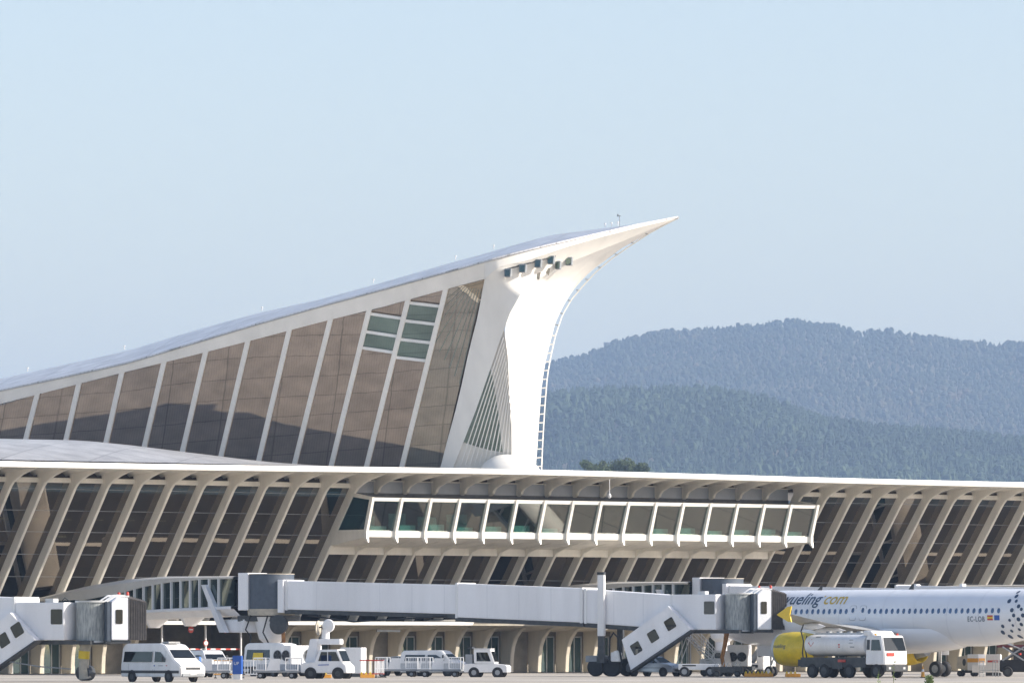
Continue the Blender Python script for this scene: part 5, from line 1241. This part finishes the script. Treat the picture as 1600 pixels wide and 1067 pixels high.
hill('far_hill', 'higher hazy hill on the skyline', 9500, far_pts, 2400, 'hazy mixed woodland over the higher hill with brownish clearings', ((.025, .045, .025), (.055, .065, .035), (.19, .14, .085)), 11, 9.0, 11, (-80, 1050), .4, .75)
# rest of the ridge out of frame on the left (low) so the hall silhouette stays against sky
tw = thing('hilltop_tower', 'small square tower on the far hill skyline just right of the beak', 'tower', G(948, 9500, 0))
zt_ = CH+(HZ-548)/F*9500
MB().box(-4.5, 4.5, -4, 4, zt_-25, zt_+11).build('tower_shaft', M['grey'], tw); MB().box(-5, 5, -4.5, 4.5, zt_+11, zt_+13).build('tower_cap', M['grey'], tw)
# individual trees on the near ground behind the terminal roof
M['leaf'] = paint('evergreen_leaf', (.13, .18, .08), .8, .4, .3)
M['bark'] = paint('bark', (.08, .06, .04), .9, .2, 3)
rows = []
for yy in np.linspace(-420, 420, 30):
    rows.append([(30+xx, 1880+yy, 47*math.exp(-((xx/190)**2+(yy/170)**2))-.4) for xx in np.linspace(-480, 480, 34)])
tag(MB().loft(rows).build('low_rise', M['hill'], None, smooth=1.5), 'low grassy rise behind the terminal', kind='structure')
def tree(px, D, y, wd, label, seed):
    r4 = random.Random(seed); H = CH+(HZ-y)/F*D; zb = H-15; t = thing('broadleaf_tree', label, 'tree', G(px, D, zb), 0, 'trees behind the terminal roof'); H = 15
    m = MB(); m.tube([(0, 0, 0), (.3, 0, H*.4), (0, .2, H*.75)], [.8, .55, .2], 8)
    for k in range(5): a = k*1.3; m.tube([(0.2, 0, H*.45), (wd*.3*math.cos(a), wd*.3*math.sin(a), H*.72)], [.3, .1], 6)
    m.build('trunk', M['bark'], t)
    m = MB(); cl = [(r4.uniform(-.42, .42)*wd, r4.uniform(-.35, .35)*wd, H*r4.uniform(.66, .93), wd*r4.uniform(.1, .2)) for _ in range(22)]
    for c in cl:
        for _ in range(120):
            v = Vector((r4.gauss(0, 1), r4.gauss(0, 1), r4.gauss(0, 1))).normalized()*c[3]*r4.uniform(.6, 1.05); p = Vector(c[:3])+Vector((v.x, v.y, v.z*.75)); s = .4
            q = [p+Vector((r4.uniform(-s, s), r4.uniform(-s, s), r4.uniform(-s, s))) for _ in range(3)]; m.add(q, [(0, 1, 2)])
    m.build('crown', M['leaf'], t)
tree(932, 1800, 717, 9, 'green tree top showing over the roof edge just right of the beak', 1)
tree(962, 1830, 715, 10, 'green tree top over the roof edge, middle of the three', 2)
tree(994, 1850, 719, 8, 'small green tree top over the roof edge, right of the three', 3)

# ------------------------------------------------------------------ haze
hz = MB().box(-13500, 13500, -900, 15000, -3, 640)
hm = bpy.data.materials.new('haze_air'); hm.use_nodes = True; t = hm.node_tree
for q in list(t.nodes): t.nodes.remove(q)
o = t.nodes.new('ShaderNodeOutputMaterial'); pv = t.nodes.new('ShaderNodeVolumePrincipled')
pv.inputs['Color'].default_value = (.47, .66, .98, 1); pv.inputs["Density"].default_value = .00009; pv.inputs['Anisotropy'].default_value = .0
t.links.new(pv.outputs[0], o.inputs['Volume'])
tag(hz.build('haze', hm), 'thin blue haze over the valley', 'haze', kind='stuff')
